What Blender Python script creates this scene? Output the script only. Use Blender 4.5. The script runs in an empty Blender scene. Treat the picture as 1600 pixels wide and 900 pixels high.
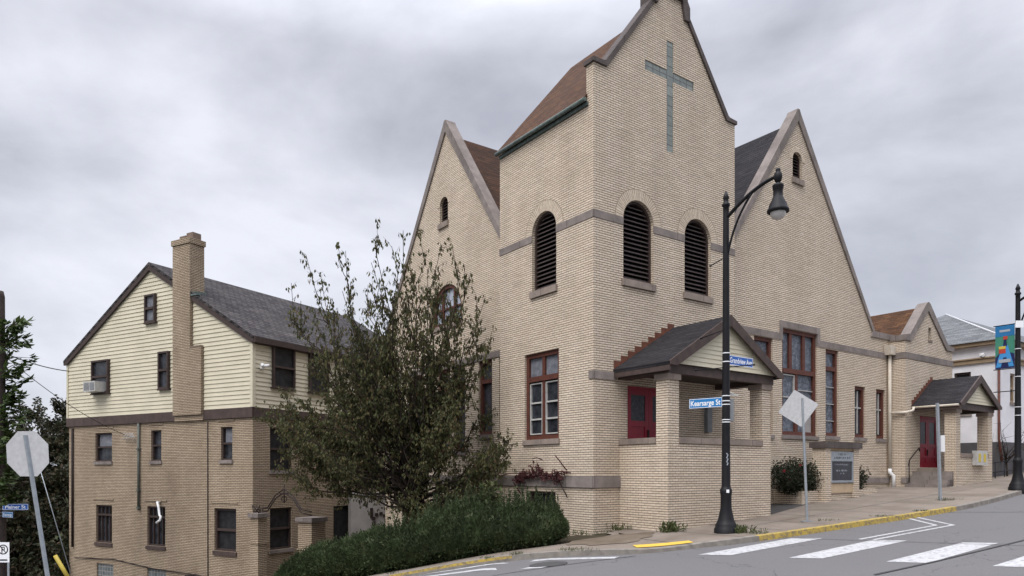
import bpy, math, random
from mathutils import Vector, Matrix
from mathutils.geometry import tessellate_polygon
R = math.radians
rnd = random.Random(7)
C = bpy.context.scene.collection

# ------------------------------------------------------------------ survey of the place (metres, camera stands at 0,0)
EYE = 1.75
CH0 = (2.277, 20.0)                                   # corner of the church tower
_n = math.hypot(1550, 1120)
DR = Vector((1550/_n, 1120/_n, 0)); DL = Vector((-DR.y, DR.x, 0))     # along the avenue / along the tower's other side
KD = Vector((-2000/2292., 1120/2292., 0)); ND = Vector((KD.y, -KD.x, 0))   # down the side street / across it
HO0 = (-10.125, 28.0)                                 # corner of the house
TH_CH = math.atan2(DR.y, DR.x); TH_HO = math.atan2(-KD.y, -KD.x)
def W(a, b, z=0): return Vector((CH0[0]+a*DR.x+b*DL.x, CH0[1]+a*DR.y+b*DL.y, z))
def ab(X, Y): return ((X-CH0[0])*DR.x+(Y-CH0[1])*DR.y, (X-CH0[0])*DL.x+(Y-CH0[1])*DL.y)
def clampf(x, a, b): return max(a, min(b, x))
def G(X, Y):                                          # height of the pavement
    a, b = ab(X, Y)
    s = clampf(X*KD.x+(Y-16.5)*KD.y, -60, 34)
    return .1+.06*clampf(a, -22, 60)-.18*math.log(1+math.exp(s/.8))*.8
def at(u, v, D): return Vector(((u-800)/1120*D, D, EYE+(737-v)/1120*D))

# ------------------------------------------------------------------ mesh builder
class MB:
    def __init__(s): s.v = []; s.f = []; s.uv = {}; s.sm = set()
    def vert(s, p): s.v.append((p[0], p[1], p[2])); return len(s.v)-1
    def face(s, pts, uv=None, smooth=False):
        i = [s.vert(p) for p in pts]; s.f.append(i)
        if uv: s.uv[len(s.f)-1] = uv
        if smooth: s.sm.add(len(s.f)-1)
    def box(s, x0, x1, y0, y1, z0, z1):
        s.pbox(lambda u, z, d: (u, d, z), x0, x1, z0, z1, y0, y1)
    def pbox(s, P, u0, u1, z0, z1, d0, d1):
        c = [P(u, z, d) for d in (d0, d1) for z in (z0, z1) for u in (u0, u1)]
        for q in ((0,1,3,2),(5,4,6,7),(4,0,2,6),(1,5,7,3),(2,3,7,6),(4,5,1,0)): s.face([c[k] for k in q])
    def prism(s, P, outer, d0, d1, holes=(), back=True):
        polys = [outer]+list(holes)
        flat = [p for q in polys for p in q]
        tris = tessellate_polygon([[Vector((p[0], p[1], 0)) for p in q] for q in polys])
        for d in ((d0, d1) if back else (d0,)):
            base = len(s.v)
            for p in flat: s.vert(P(p[0], p[1], d))
            for t in tris: s.f.append([base+k for k in t])
        for q in polys:
            for k in range(len(q)):
                a, b = q[k], q[(k+1) % len(q)]
                s.face([P(a[0],a[1],d0), P(b[0],b[1],d0), P(b[0],b[1],d1), P(a[0],a[1],d1)])
    def tube(s, path, r, n=6, cap=True):
        path = [Vector(p) for p in path]
        rr = r if isinstance(r, (list, tuple)) else [r]*len(path)
        prev = None; x = None
        for k, p in enumerate(path):
            t = (path[min(k+1, len(path)-1)]-path[max(k-1, 0)])
            if t.length < 1e-9: t = Vector((0,0,1))
            t.normalize()
            if x is None:
                x = t.cross(Vector((0,0,1)))
                if x.length < .05: x = t.cross(Vector((0,1,0)))
            x = (x-t*x.dot(t)); x.normalize(); y = t.cross(x)
            ring = [s.vert(p+(x*math.cos(2*math.pi*j/n)+y*math.sin(2*math.pi*j/n))*rr[k]) for j in range(n)]
            if prev:
                for j in range(n):
                    s.f.append([prev[j], prev[(j+1) % n], ring[(j+1) % n], ring[j]]); s.sm.add(len(s.f)-1)
            elif cap: s.f.append(ring[::-1])
            prev = ring
        if cap: s.f.append(prev)
    def lathe(s, c, prof, n=20, M=None):
        prev = None
        for r, z in prof:
            ring = []
            for j in range(n):
                q = Vector((r*math.cos(2*math.pi*j/n), r*math.sin(2*math.pi*j/n), z))
                if M is not None: q = M @ q
                ring.append(s.vert(q+Vector(c)))
            if prev:
                for j in range(n):
                    s.f.append([prev[j], prev[(j+1) % n], ring[(j+1) % n], ring[j]]); s.sm.add(len(s.f)-1)
            prev = ring
        s.f.append(prev)
    def leaf(s, p, d, nrm, L, Wd):
        d = d.normalized(); x = d.cross(nrm)
        if x.length < 1e-4: x = d.cross(Vector((.3, .8, .5)))
        x.normalize(); m = p+d*L*.5; up = x.cross(d)*(-Wd*.25)
        b = len(s.v)
        s.v += [tuple(p), tuple(m+x*Wd*.5+up), tuple(p+d*L), tuple(m-x*Wd*.5+up)]
        s.f.append([b, b+1, b+2]); s.f.append([b, b+2, b+3])
    def build(s, name, mat, parent=None, loc=(0,0,0), rz=0):
        me = bpy.data.meshes.new(name); me.from_pydata(s.v, [], s.f)
        uvl = me.uv_layers.new(name='UVMap').data
        Z = Vector((0,0,1)); vs = me.vertices
        if len(me.polygons) < 30000:
            for p in me.polygons:
                if p.index in s.uv:
                    for k, li in enumerate(p.loop_indices): uvl[li].uv = s.uv[p.index][k]
                    continue
                nn = p.normal
                if abs(nn.z) > .97: t, bt = Vector((1,0,0)), Vector((0,1,0))
                else:
                    t = Z.cross(nn).normalized()
                    if (t.x+t.y*.9) < 0: t = -t
                    bt = nn.cross(t)
                    if bt.z < 0: bt = -bt
                for li in p.loop_indices:
                    co = vs[me.loops[li].vertex_index].co
                    uvl[li].uv = (co.dot(t), co.dot(bt))
        for k in s.sm: me.polygons[k].use_smooth = True
        me.materials.append(mat); me.update()
        o = bpy.data.objects.new(name, me); C.objects.link(o)
        o.location = loc; o.rotation_euler = (0, 0, rz)
        if parent: o.parent = parent
        return o
def split_build(m, name, mat, parent):
    """every separate piece of m becomes an object of its own"""
    key = {}; par = {}
    def find(x):
        while par[x] != x: par[x] = par[par[x]]; x = par[x]
        return x
    fk = []
    for f in m.f:
        ks = []
        for i in f:
            k = tuple(round(c, 4) for c in m.v[i]); par.setdefault(k, k); ks.append(k)
        for k in ks[1:]: par[find(ks[0])] = find(k)
        fk.append(ks[0])
    grp = {}
    for n, f in enumerate(m.f): grp.setdefault(find(fk[n]), []).append(n)
    out = []
    for fs in grp.values():
        q = MB()
        for n in fs:
            q.f.append([q.vert(m.v[i]) for i in m.f[n]])
            if n in m.sm: q.sm.add(len(q.f)-1)
            if n in m.uv: q.uv[len(q.f)-1] = m.uv[n]
        out.append(q.build(name, mat, parent))
    return out
def tag(o, label, cat, group=None, kind=None):
    o['label'] = label; o['category'] = cat
    if group: o['group'] = group
    if kind: o['kind'] = kind
    return o
def empty(name, loc, rz, label, cat, group=None):
    o = bpy.data.objects.new(name, None); C.objects.link(o); o.empty_display_size = .2
    o.location = loc; o.rotation_euler = (0, 0, rz)
    return tag(o, label, cat, group)
def struct(o): o['kind'] = 'structure'; return o

# ------------------------------------------------------------------ materials
class NT:
    def __init__(s, name):
        s.m = bpy.data.materials.new(name); s.m.use_nodes = True
        s.t = s.m.node_tree; s.b = s.t.nodes['Principled BSDF']; s.out = s.t.nodes['Material Output']
    def n(s, typ, **kw):
        x = s.t.nodes.new(typ)
        for k, v in kw.items():
            if k in x.inputs: x.inputs[k].default_value = v
            else: setattr(x, k, v)
        return x
    def l(s, a, b): s.t.links.new(a, b)
    def tc(s, kind='Object'): return s.n('ShaderNodeTexCoord').outputs[kind]
    def noise(s, vec, scale, detail=4, rough=.55, lo=.3, hi=.7):
        x = s.n('ShaderNodeTexNoise', Scale=scale, Detail=detail, Roughness=rough); s.l(vec, x.inputs['Vector'])
        r = s.n('ShaderNodeMapRange'); s.l(x.outputs['Fac'], r.inputs['Value'])
        r.inputs['From Min'].default_value = lo; r.inputs['From Max'].default_value = hi
        return r.outputs['Result']
    def mix(s, f, a, b, mode='MIX'):
        x = s.n('ShaderNodeMix', data_type='RGBA', blend_type=mode)
        for sock, v in ((x.inputs[0], f), (x.inputs[6], a), (x.inputs[7], b)):
            if hasattr(v, 'is_linked') or isinstance(v, bpy.types.NodeSocket): s.l(v, sock)
            else: sock.default_value = v if not isinstance(v, tuple) else (*v, 1)[:4]
        return x.outputs[2]
    def bump(s, h, strength=.3, dist=.01):
        x = s.n('ShaderNodeBump', Strength=strength, Distance=dist); s.l(h, x.inputs['Height']); s.l(x.outputs['Normal'], s.b.inputs['Normal'])
    def col(s, c):
        if isinstance(c, tuple): s.b.inputs['Base Color'].default_value = (*c, 1)
        else: s.l(c, s.b.inputs['Base Color'])
    def set(s, rough=.8, spec=.3, metal=0):
        s.b.inputs['Roughness'].default_value = rough; s.b.inputs['Specular IOR Level'].default_value = spec
        s.b.inputs['Metallic'].default_value = metal; return s.m
def plain(name, c, c2=None, scale=6, rough=.7, spec=.3, metal=0, bump=0, coord='Object'):
    t = NT(name); v = t.tc(coord)
    c2 = c2 or tuple(x*.75 for x in c)
    f = t.noise(v, scale, 6); t.col(t.mix(f, c, c2))
    if bump: t.bump(t.noise(v, scale*8, 3), .5, bump)
    return t.set(rough, spec, metal)
def brick_mat(name, c1, c2, mortar, bw=.215, rh=.0677, ms=.012, grime=.35, offs=.5, stain=(.25,.19,.13), bumpd=.006, rough=.85, vj=2.1, rowvar=.10, streak=.12):
    t = NT(name); uv = t.tc('UV')
    b = t.n('ShaderNodeTexBrick', offset=offs)
    mpp = t.n('ShaderNodeMapping'); mpp.inputs['Scale'].default_value = (vj, 1, 1); t.l(uv, mpp.inputs[0]); t.l(mpp.outputs[0], b.inputs['Vector'])
    for k, v in (('Scale', 1), ('Mortar Size', ms), ('Mortar Smooth', .15), ('Bias', 0), ('Brick Width', bw*vj), ('Row Height', rh)): b.inputs[k].default_value = v
    b.inputs['Color1'].default_value = (*c1, 1); b.inputs['Color2'].default_value = (*c2, 1); b.inputs['Mortar'].default_value = (*mortar, 1)
    v = t.tc('Object')
    big = t.noise(v, .55, 8, .65, .42, .75)
    col = t.mix(big, b.outputs['Color'], stain, 'MIX')
    # keep stain light
    m = t.n('ShaderNodeMath', operation='MULTIPLY'); t.l(big, m.inputs[0]); m.inputs[1].default_value = grime
    col = t.mix(m.outputs[0], b.outputs['Color'], stain)
    sp = t.n('ShaderNodeTexNoise', Scale=14, Detail=5); t.l(uv, sp.inputs['Vector'])
    r = t.n('ShaderNodeMapRange'); t.l(sp.outputs['Fac'], r.inputs['Value'])
    for k, x in (('From Min', .3), ('From Max', .7), ('To Min', .86), ('To Max', 1.10)): r.inputs[k].default_value = x
    col = t.mix(1.0, col, r.outputs['Result'], 'MULTIPLY')
    def tex2(sx, sy, lo, hi, det=3):
        mq = t.n('ShaderNodeMapping'); mq.inputs['Scale'].default_value = (sx, sy, 1); t.l(uv, mq.inputs[0])
        q = t.n('ShaderNodeTexNoise', Scale=1, Detail=det, Roughness=.6); t.l(mq.outputs[0], q.inputs['Vector'])
        rr = t.n('ShaderNodeMapRange'); t.l(q.outputs['Fac'], rr.inputs['Value'])
        for k, x in (('From Min', .32), ('From Max', .68), ('To Min', lo), ('To Max', hi)): rr.inputs[k].default_value = x
        return rr.outputs['Result']
    col = t.mix(1.0, col, tex2(1.3/bw*.215, 1.05/rh, 1-rowvar, 1+rowvar*.5, 2), 'MULTIPLY')
    col = t.mix(1.0, col, tex2(1.1, .16, 1-streak, 1.03, 6), 'MULTIPLY')
    t.col(col)
    inv = t.n('ShaderNodeMath', operation='SUBTRACT'); inv.inputs[0].default_value = 1; t.l(b.outputs['Fac'], inv.inputs[1])
    t.bump(inv.outputs[0], .7, bumpd)
    return t.set(rough, .12)

M = {}
CR1, CR2 = (.735,.622,.495), (.665,.553,.428)
M['brick'] = brick_mat('cream brick', CR1, CR2, (.14,.108,.086), ms=.0105, grime=.38, rowvar=.13, streak=.09, stain=(.33,.26,.19))
M['brick_arch'] = brick_mat('arch brick', (.70,.59,.46), (.62,.515,.395), (.19,.15,.12), bw=.33, rh=.0677, ms=.007, offs=0, vj=1)
M['brick_house'] = brick_mat('tan brick', (.50,.40,.29), (.42,.33,.235), (.10,.075,.055), ms=.013, grime=.5, stain=(.17,.12,.085))
M['brick_chim'] = brick_mat('chimney brick', (.50,.385,.275), (.42,.315,.22), (.12,.09,.07), ms=.012, grime=.4)
M['shingle_brown'] = brick_mat('brown shingles', (.088,.040,.021), (.05,.025,.015), (.03,.018,.014), bw=.3, rh=.14, ms=.012, grime=.55, stain=(.045,.028,.022), rowvar=.3, streak=.25, bumpd=.02)
M['shingle_tower'] = brick_mat('tower shingles', (.135,.064,.030), (.08,.038,.020), (.028,.015,.010), bw=.3, rh=.14, ms=.012, grime=.5, stain=(.09,.055,.042), rowvar=.3, streak=.25, bumpd=.02)
M['shingle_orange'] = brick_mat('orange brown shingles', (.145,.070,.033), (.08,.040,.022), (.05,.027,.018), bw=.3, rh=.14, ms=.012, grime=.5, stain=(.07,.04,.028), rowvar=.3, streak=.25, bumpd=.02)
M['shingle_dark'] = brick_mat('dark shingles', (.043,.040,.043), (.026,.024,.027), (.012,.011,.012), bw=.3, rh=.14, ms=.014, grime=.4, stain=(.05,.045,.045), rowvar=.3, streak=.25, bumpd=.02)
M['slate'] = brick_mat('grey slates', (.105,.094,.094), (.045,.040,.043), (.014,.012,.013), bw=.3, rh=.24, ms=.035, grime=.4, stain=(.10,.09,.085), rowvar=.3, streak=.25, bumpd=.03)
M['slate_light'] = brick_mat('pale slates', (.185,.19,.195), (.125,.13,.135), (.10,.11,.12), bw=.35, rh=.22, ms=.018, grime=.3, stain=(.34,.35,.36), rowvar=.3, streak=.25, bumpd=.02)
def stone_mat(name, c, c2, joint=.9):
    t = NT(name); v = t.tc('Object'); uv = t.tc('UV')
    f = t.noise(v, 3.0, 8, .7, .3, .7); g = t.noise(v, .9, 5, .6, .45, .7)
    col = t.mix(f, c, c2)
    m = t.n('ShaderNodeMath', operation='MULTIPLY'); t.l(g, m.inputs[0]); m.inputs[1].default_value = .55
    col = t.mix(m.outputs[0], col, (.10,.085,.078)); t.col(col)
    jb = t.n('ShaderNodeTexBrick', offset=0); t.l(uv, jb.inputs['Vector'])
    for k, x in (('Scale', 1), ('Mortar Size', .008), ('Mortar Smooth', .2), ('Brick Width', 1.15), ('Row Height', 60)): jb.inputs[k].default_value = x
    jb.inputs['Color1'].default_value = (1,1,1,1); jb.inputs['Color2'].default_value = (.84,.84,.84,1); jb.inputs['Mortar'].default_value = (.35,.33,.31,1)
    t.col(t.mix(1.0, col, jb.outputs['Color'], 'MULTIPLY'))
    t.bump(t.noise(v, 30, 4), .4, .006)
    return t.set(.9, .2)
M['stone'] = stone_mat('brown grey stone', (.29,.25,.225), (.185,.158,.147))
M['stone_dark'] = stone_mat('weathered dark stone', (.135,.112,.105), (.07,.058,.056))
M['stone_sill'] = stone_mat('sandstone sill', (.33,.27,.225), (.23,.185,.16))
M['redwood'] = plain('red brown painted wood', (.125,.042,.026), (.07,.026,.02), 9, .6, .3)
M['brownwood'] = plain('dark brown painted wood', (.060,.040,.034), (.038,.026,.023), 7, .6, .3)
M['fascia'] = plain('brown fascia paint', (.085,.058,.05), (.05,.035,.031), 5, .6, .3)
M['red_door'] = plain('crimson door paint', (.27,.008,.026), (.19,.006,.018), 3, .45, .4)
M['flashing'] = plain('rusty flashing', (.17,.06,.033), (.09,.036,.024), 8, .7, .3)
M['slat'] = plain('louvre slats', (.075,.055,.05), (.045,.035,.032), 6, .8)
M['dark'] = plain('dark interior', (.006,.006,.007), None, 3, 1, 0)
M['white_sash'] = plain('dull white sash paint', (.52,.51,.48), (.38,.37,.35), 7, .6)
M['pipe_white'] = plain('cream painted pipe', (.62,.56,.47), (.50,.44,.37), 5, .5)
M['pvc'] = plain('white plastic', (.8,.8,.8), (.72,.72,.72), 4, .4)
M['copper'] = plain('verdigris copper gutter', (.15,.19,.175), (.06,.08,.075), 8, .6)
M['green_pipe'] = plain('green grey pipe', (.13,.14,.12), (.08,.085,.075), 6, .6)
M['siding'] = plain('pale yellow siding', (.61,.56,.425), (.53,.485,.365), 1.2, .6)
M['black_metal'] = plain('black enamel', (.007,.007,.009), (.012,.012,.014), 5, .5, .22)
M['iron'] = plain('rusty wrought iron', (.035,.022,.018), (.02,.014,.013), 9, .7)
M['galv'] = plain('galvanised steel', (.34,.37,.40), (.26,.285,.31), 12, .45, .5, .35)
M['alu'] = plain('weathered aluminium sign back', (.55,.55,.56), (.45,.45,.46), 14, .5, .4, .1)
M['grey_box'] = plain('grey painted box', (.22,.23,.24), (.17,.18,.19), 6, .5)
M['sign_blue'] = plain('blue sign sheet', (.014,.19,.47), (.013,.17,.43), 5, .35, .5)
M['sign_blue_dark'] = plain('deep blue sign sheet', (.010,.10,.40), (.010,.09,.36), 5, .35, .5)
M['sign_white'] = plain('white lettering', (.85,.86,.88), (.8,.81,.83), 5, .4)
M['sign_black'] = plain('black lettering', (.02,.02,.02), None, 5, .5)
M['wood_pole'] = plain('weathered pole wood', (.075,.06,.055), (.04,.033,.031), 5, .9, .1, 0, .01)
M['bark'] = plain('brown bark', (.055,.043,.034), (.03,.024,.02), 10, .9, .1, 0, .01)
M['yellow'] = plain('yellow plastic guard', (.42,.33,.05), (.33,.25,.04), 5, .5)
M['soil'] = plain('bare soil and litter', (.075,.06,.042), (.045,.04,.025), 2, .95, .1, 0, .03)
M['stucco'] = plain('white stucco', (.70,.69,.71), (.60,.59,.61), 1.5, .85, .2)
M['tan_trim'] = plain('tan cornice', (.30,.22,.14), (.23,.165,.105), 3, .7)
M['plinth'] = plain('grey plinth paint', (.085,.08,.085), (.06,.057,.06), 2, .8)
M['plaster'] = plain('pale dirty plaster', (.36,.335,.32), (.27,.25,.235), 1.8, .9)
M['bulb'] = plain('clear globe', (.55,.53,.50), (.48,.46,.44), 3, .12, .6)
M['banner_blue'] = plain('banner blue', (.02,.16,.36), (.018,.14,.33), 4, .7)
M['banner_green'] = plain('banner green', (.05,.22,.15), (.04,.19,.13), 4, .7)
M['banner_navy'] = plain('banner navy', (.012,.02,.09), None, 4, .7)
M['banner_track'] = plain('banner light blue', (.05,.26,.56), (.045,.23,.5), 4, .7)
M['banner_red'] = plain('banner red', (.45,.05,.03), (.4,.045,.03), 4, .7)
M['banner_grey'] = plain('banner grey print', (.38,.40,.44), (.3,.32,.36), 40, .7)
M['meter_yellow'] = plain('yellow label', (.6,.45,.06), (.5,.38,.06), 9, .6)
M['clay'] = plain('clay chimney pot', (.23,.17,.13), (.15,.11,.09), 6, .9)
M['board_black'] = plain('black letter board', (.022,.022,.032), (.035,.035,.047), 3, .25, .5)
M['buff_panel'] = plain('buff cement panel', (.50,.385,.255), (.40,.30,.20), 3, .9)
M['mulch'] = plain('dark mulch', (.03,.022,.016), (.015,.012,.009), 12, 1, 0, 0, .02)

def glass(name, c1, c2, scale, rough=.12, spec=.5, lead=None):
    t = NT(name); v = t.tc('UV'); f = t.noise(v, scale, 5, .7, .35, .65)
    col = t.mix(f, c1, c2)
    if lead:
        vo = t.n('ShaderNodeTexVoronoi', feature='DISTANCE_TO_EDGE', Scale=lead); t.l(v, vo.inputs['Vector'])
        lt = t.n('ShaderNodeMath', operation='LESS_THAN'); t.l(vo.outputs['Distance'], lt.inputs[0]); lt.inputs[1].default_value = .035
        col = t.mix(lt.outputs[0], col, (.03,.03,.035))
    t.col(col); t.bump(t.noise(v, scale*1.5, 3), .25, .01)
    return t.set(rough, spec)
M['stained'] = glass('stained leaded glass', (.05,.058,.075), (.21,.235,.275), 6, .3, .25, 13)
M['stained_dark'] = glass('dark leaded glass', (.020,.021,.027), (.075,.075,.09), 8, .3, .2, 14)
M['pane_dark'] = glass('dark window glass', (.012,.013,.016), (.05,.055,.065), 2.2, .2, .25)
M['pane_grey'] = glass('grey frosted pane', (.11,.115,.135), (.21,.215,.24), 5, .4, .2)
M['pane_blue'] = glass('pale sky glass', (.30,.33,.40), (.46,.49,.56), 3, .15, .5)
M['screen'] = glass('dark insect screen', (.010,.010,.011), (.03,.03,.033), 3, .5, .2)
def block_mat(name, c1, c2, m, w):
    t = NT(name); uv = t.tc('UV'); b = t.n('ShaderNodeTexBrick', offset=0); t.l(uv, b.inputs['Vector'])
    for k, v in (('Scale', 1), ('Mortar Size', .014), ('Mortar Smooth', .1), ('Brick Width', w), ('Row Height', w)): b.inputs[k].default_value = v
    b.inputs['Color1'].default_value = (*c1, 1); b.inputs['Color2'].default_value = (*c2, 1); b.inputs['Mortar'].default_value = (*m, 1)
    t.col(t.mix(1.0, b.outputs['Color'], t.mix(t.noise(uv, 9, 5), (.75,.75,.75), (1.1,1.1,1.1)), 'MULTIPLY')); return t.set(.25, .5)
M['glassblock'] = block_mat('glass blocks of the cross', (.25,.275,.25), (.17,.19,.175), (.085,.09,.09), .30)
M['glassblock_small'] = block_mat('basement glass blocks', (.16,.18,.19), (.10,.115,.12), (.30,.28,.26), .2)

def leafmat(name, cols, rough=.6, trans=.3, clump=1.6):
    t = NT(name); g = t.n('ShaderNodeNewGeometry'); r = t.n('ShaderNodeValToRGB')
    t.l(g.outputs['Random Per Island'], r.inputs['Fac'])
    el = r.color_ramp.elements
    while len(el) < len(cols): el.new(.5)
    for k, c in enumerate(cols): el[k].position = k/(len(cols)-1); el[k].color = (*c, 1)
    nz = t.noise(t.tc('Object'), clump, 3, .5, .35, .65)
    rg = t.n('ShaderNodeMapRange'); t.l(nz, rg.inputs['Value']); rg.inputs['To Min'].default_value = .72; rg.inputs['To Max'].default_value = 1.4
    lc = t.mix(1.0, r.outputs['Color'], rg.outputs['Result'], 'MULTIPLY')
    t.col(lc); t.set(rough, .25)
    tr = t.n('ShaderNodeBsdfTranslucent'); t.l(lc, tr.inputs['Color'])
    mx = t.n('ShaderNodeMixShader'); mx.inputs[0].default_value = trans
    t.l(t.b.outputs[0], mx.inputs[1]); t.l(tr.outputs[0], mx.inputs[2]); t.l(mx.outputs[0], t.out.inputs['Surface'])
    return t.m
M['leaf_tree'] = leafmat('tree leaves', [(.04,.050,.020), (.06,.068,.027), (.085,.088,.034), (.11,.095,.04), (.05,.06,.022), (.13,.085,.045)])
M['leaf_hedge'] = leafmat('hedge leaves', [(.021,.035,.014), (.036,.055,.022), (.06,.082,.034), (.029,.045,.018), (.11,.13,.06)])
M['leaf_back'] = leafmat('far tree leaves', [(.020,.027,.013), (.033,.039,.019), (.045,.042,.022), (.065,.045,.027)])
M['leaf_vine'] = leafmat('pole vine leaves', [(.025,.045,.014), (.045,.075,.022), (.07,.095,.03), (.04,.06,.02)])
M['leaf_rose'] = leafmat('rose bush leaves', [(.012,.020,.011), (.022,.032,.016), (.038,.042,.022), (.05,.036,.026)])
M['leaf_red'] = leafmat('dead red creeper leaves', [(.085,.022,.024), (.055,.017,.02), (.11,.035,.035), (.04,.018,.018)])
M['leaf_weed'] = leafmat('weed leaves', [(.045,.07,.02), (.07,.095,.03), (.09,.09,.035), (.04,.055,.02)])
M['petal_red'] = plain('red petals', (.35,.012,.03), None, 5, .6)

def road_mat():
    t = NT('worn asphalt'); v = t.tc('Object')
    f = t.noise(v, 55, 6, .8, .25, .75); g = t.noise(v, .6, 7, .65, .35, .7)
    col = t.mix(f, (.085,.082,.083), (.185,.179,.18)); m = t.n('ShaderNodeMath', operation='MULTIPLY'); t.l(g, m.inputs[0]); m.inputs[1].default_value = .45
    col = t.mix(m.outputs[0], col, (.145,.138,.134))
    w = t.n('ShaderNodeTexVoronoi', feature='DISTANCE_TO_EDGE', Scale=.22); 
    wn = t.n('ShaderNodeTexNoise', Scale=1.5, Detail=4); t.l(v, wn.inputs['Vector']); 
    va = t.n('ShaderNodeVectorMath', operation='ADD'); t.l(v, va.inputs[0]); t.l(wn.outputs['Color'], va.inputs[1]); t.l(va.outputs[0], w.inputs['Vector'])
    lt = t.n('ShaderNodeMath', operation='LESS_THAN'); t.l(w.outputs['Distance'], lt.inputs[0]); lt.inputs[1].default_value = .0022
    col = t.mix(lt.outputs[0], col, (.09,.086,.086))
    t.col(col); t.bump(t.noise(v, 110, 3), .5, .01); return t.set(.85, .25)
M['road'] = road_mat()
def walk_mat():
    t = NT('stained concrete pavement'); v = t.tc('Object')
    f = t.noise(v, 45, 4, .7); g = t.noise(v, .7, 7, .65, .4, .7)
    col = t.mix(f, (.255,.215,.178), (.18,.153,.128)); m = t.n('ShaderNodeMath', operation='MULTIPLY'); t.l(g, m.inputs[0]); m.inputs[1].default_value = .7
    col = t.mix(m.outputs[0], col, (.115,.09,.068)); t.col(col); t.bump(t.noise(v, 80, 3), .4, .006); return t.set(.9, .2)
M['walk'] = walk_mat()
M['patch'] = plain('dark asphalt ramp', (.045,.042,.042), (.07,.064,.06), 6, .9, .2, 0, .006)
M['dirt'] = plain('brown silt on the pavement', (.11,.085,.06), (.175,.14,.108), 1.6, .95, .1)
M['kerb'] = plain('worn stone kerb', (.26,.235,.205), (.15,.135,.12), 5, .9, .2, 0, .01)
def worn_paint(name, c, under, amt):
    t = NT(name); v = t.tc('Object'); f = t.noise(v, 9, 9, .75, amt, amt+.14); t.col(t.mix(f, c, under)); return t.set(.75, .25)
M['kerb_yellow'] = worn_paint('worn yellow kerb paint', (.42,.30,.065), (.19,.15,.09), .45)
M['paint_white'] = worn_paint('worn white road paint', (.44,.44,.445), (.22,.215,.215), .49)
M['paint_yellow'] = worn_paint('yellow tactile panel', (.62,.40,.065), (.45,.29,.06), .58)
M['seal'] = plain('black joint seal', (.045,.043,.043), (.07,.067,.067), 8, .8)
M['grass'] = plain('far ground', (.05,.055,.03), (.03,.035,.02), .5, 1, 0)
M['joint'] = plain('pavement joint', (.06,.055,.05), None, 8, .95)

# ------------------------------------------------------------------ ground, road, pavement
def grid(xs, ys, h, keep=None):
    m = MB(); idx = {}
    for i, x in enumerate(xs):
        for j, y in enumerate(ys): idx[i, j] = m.vert((x, y, h(x, y)))
    for i in range(len(xs)-1):
        for j in range(len(ys)-1):
            if keep is None or keep((xs[i]+xs[i+1])/2, (ys[j]+ys[j+1])/2):
                m.f.append([idx[i,j], idx[i+1,j], idx[i+1,j+1], idx[i,j+1]]); m.sm.add(len(m.f)-1)
    return m
def inpoly(x, y, P):
    c = False
    for k in range(len(P)):
        x1, y1 = P[k][0], P[k][1]; x2, y2 = P[k-1][0], P[k-1][1]
        if (y1 > y) != (y2 > y) and x < (x2-x1)*(y-y1)/(y2-y1)+x1: c = not c
    return c
def frange(a, b, s):
    n = int(round((b-a)/s)); return [a+(b-a)*k/n for k in range(n+1)]
# kerb line (outer edge), from far up the avenue round the corner and down the side street
ctrl = [W(60, -4.6), W(30, -4.6), W(22, -4.55), W(16.7, -4.75), W(13, -5.1), W(9.7, -5.2), W(5, -4.75), W(1.36, -4.25), W(-.25, -3.78),
        Vector((2.92, 16.42, 0)), Vector((1.4, 16.68, 0)), Vector((0, 17.05, 0)), Vector((-2.55, 17.85, 0)), Vector((-5.2, 18.95, 0)), Vector((-8.5, 20.6, 0)), Vector((-30, 32.64, 0))]
def catmull(P, step=.2):
    out = []
    for k in range(len(P)-1):
        p0, p1, p2, p3 = P[max(k-1,0)], P[k], P[k+1], P[min(k+2,len(P)-1)]
        n = max(1, int((p2-p1).length/step))
        for j in range(n):
            t = j/n
            out.append(.5*((2*p1)+(p2-p0)*t+(2*p0-5*p1+4*p2-p3)*t*t+(3*p1-p0-3*p2+p3)*t**3))
    out.append(P[-1]); return out
KERB = catmull(ctrl)
RAMP = Vector((3.6, 16.55, 0))
def drop(X, Y): return .05*math.exp(-((X-RAMP.x)**2+(Y-RAMP.y)**2)/1.1**2)
def S(X, Y): return G(X, Y)-drop(X, Y)
LOT = [(p.x, p.y) for p in KERB]+[(-30, 80), (80, 80)]
RD = .13
near_x = frange(-46, -12, .55)+frange(-11.7, 15, .3)+frange(15.5, 64, .55); near_y = frange(-14, 9, .55)+frange(9.3, 26, .3)+frange(26.5, 78, .55)
def keep_road(x, y):
    if not inpoly(x, y, LOT): return True
    return min((x-p.x)**2+(y-p.y)**2 for p in KERB[::3]) < 2.2
road = struct(grid(near_x, near_y, lambda x, y: G(x, y)-RD, keep_road).build('road', M['road']))
lot_in = [(p.x, p.y) for p in KERB]
lot = struct(grid(frange(-30, 64, .6), frange(12, 78, .6), lambda x, y: G(x, y)-.04,
      lambda x, y: inpoly(x, y, LOT) and min((x-p.x)**2+(y-p.y)**2 for p in KERB[::3]) > .9).build('soil', M['soil']))
fx = [-1500,-700,-300,-140,-80,-50]+frange(-44, 62, 4)+[70,100,180,400,900,1500]
fy = [-900,-300,-100,-40,-20]+frange(-12, 76, 4)+[84,110,180,400,900,1800]
ground = struct(grid(fx, fy, lambda x, y: G(clampf(x,-60,70), clampf(y,-30,90))-.45-(.02*max(0, abs(x)-60))).build('ground', M['grass']))
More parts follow.
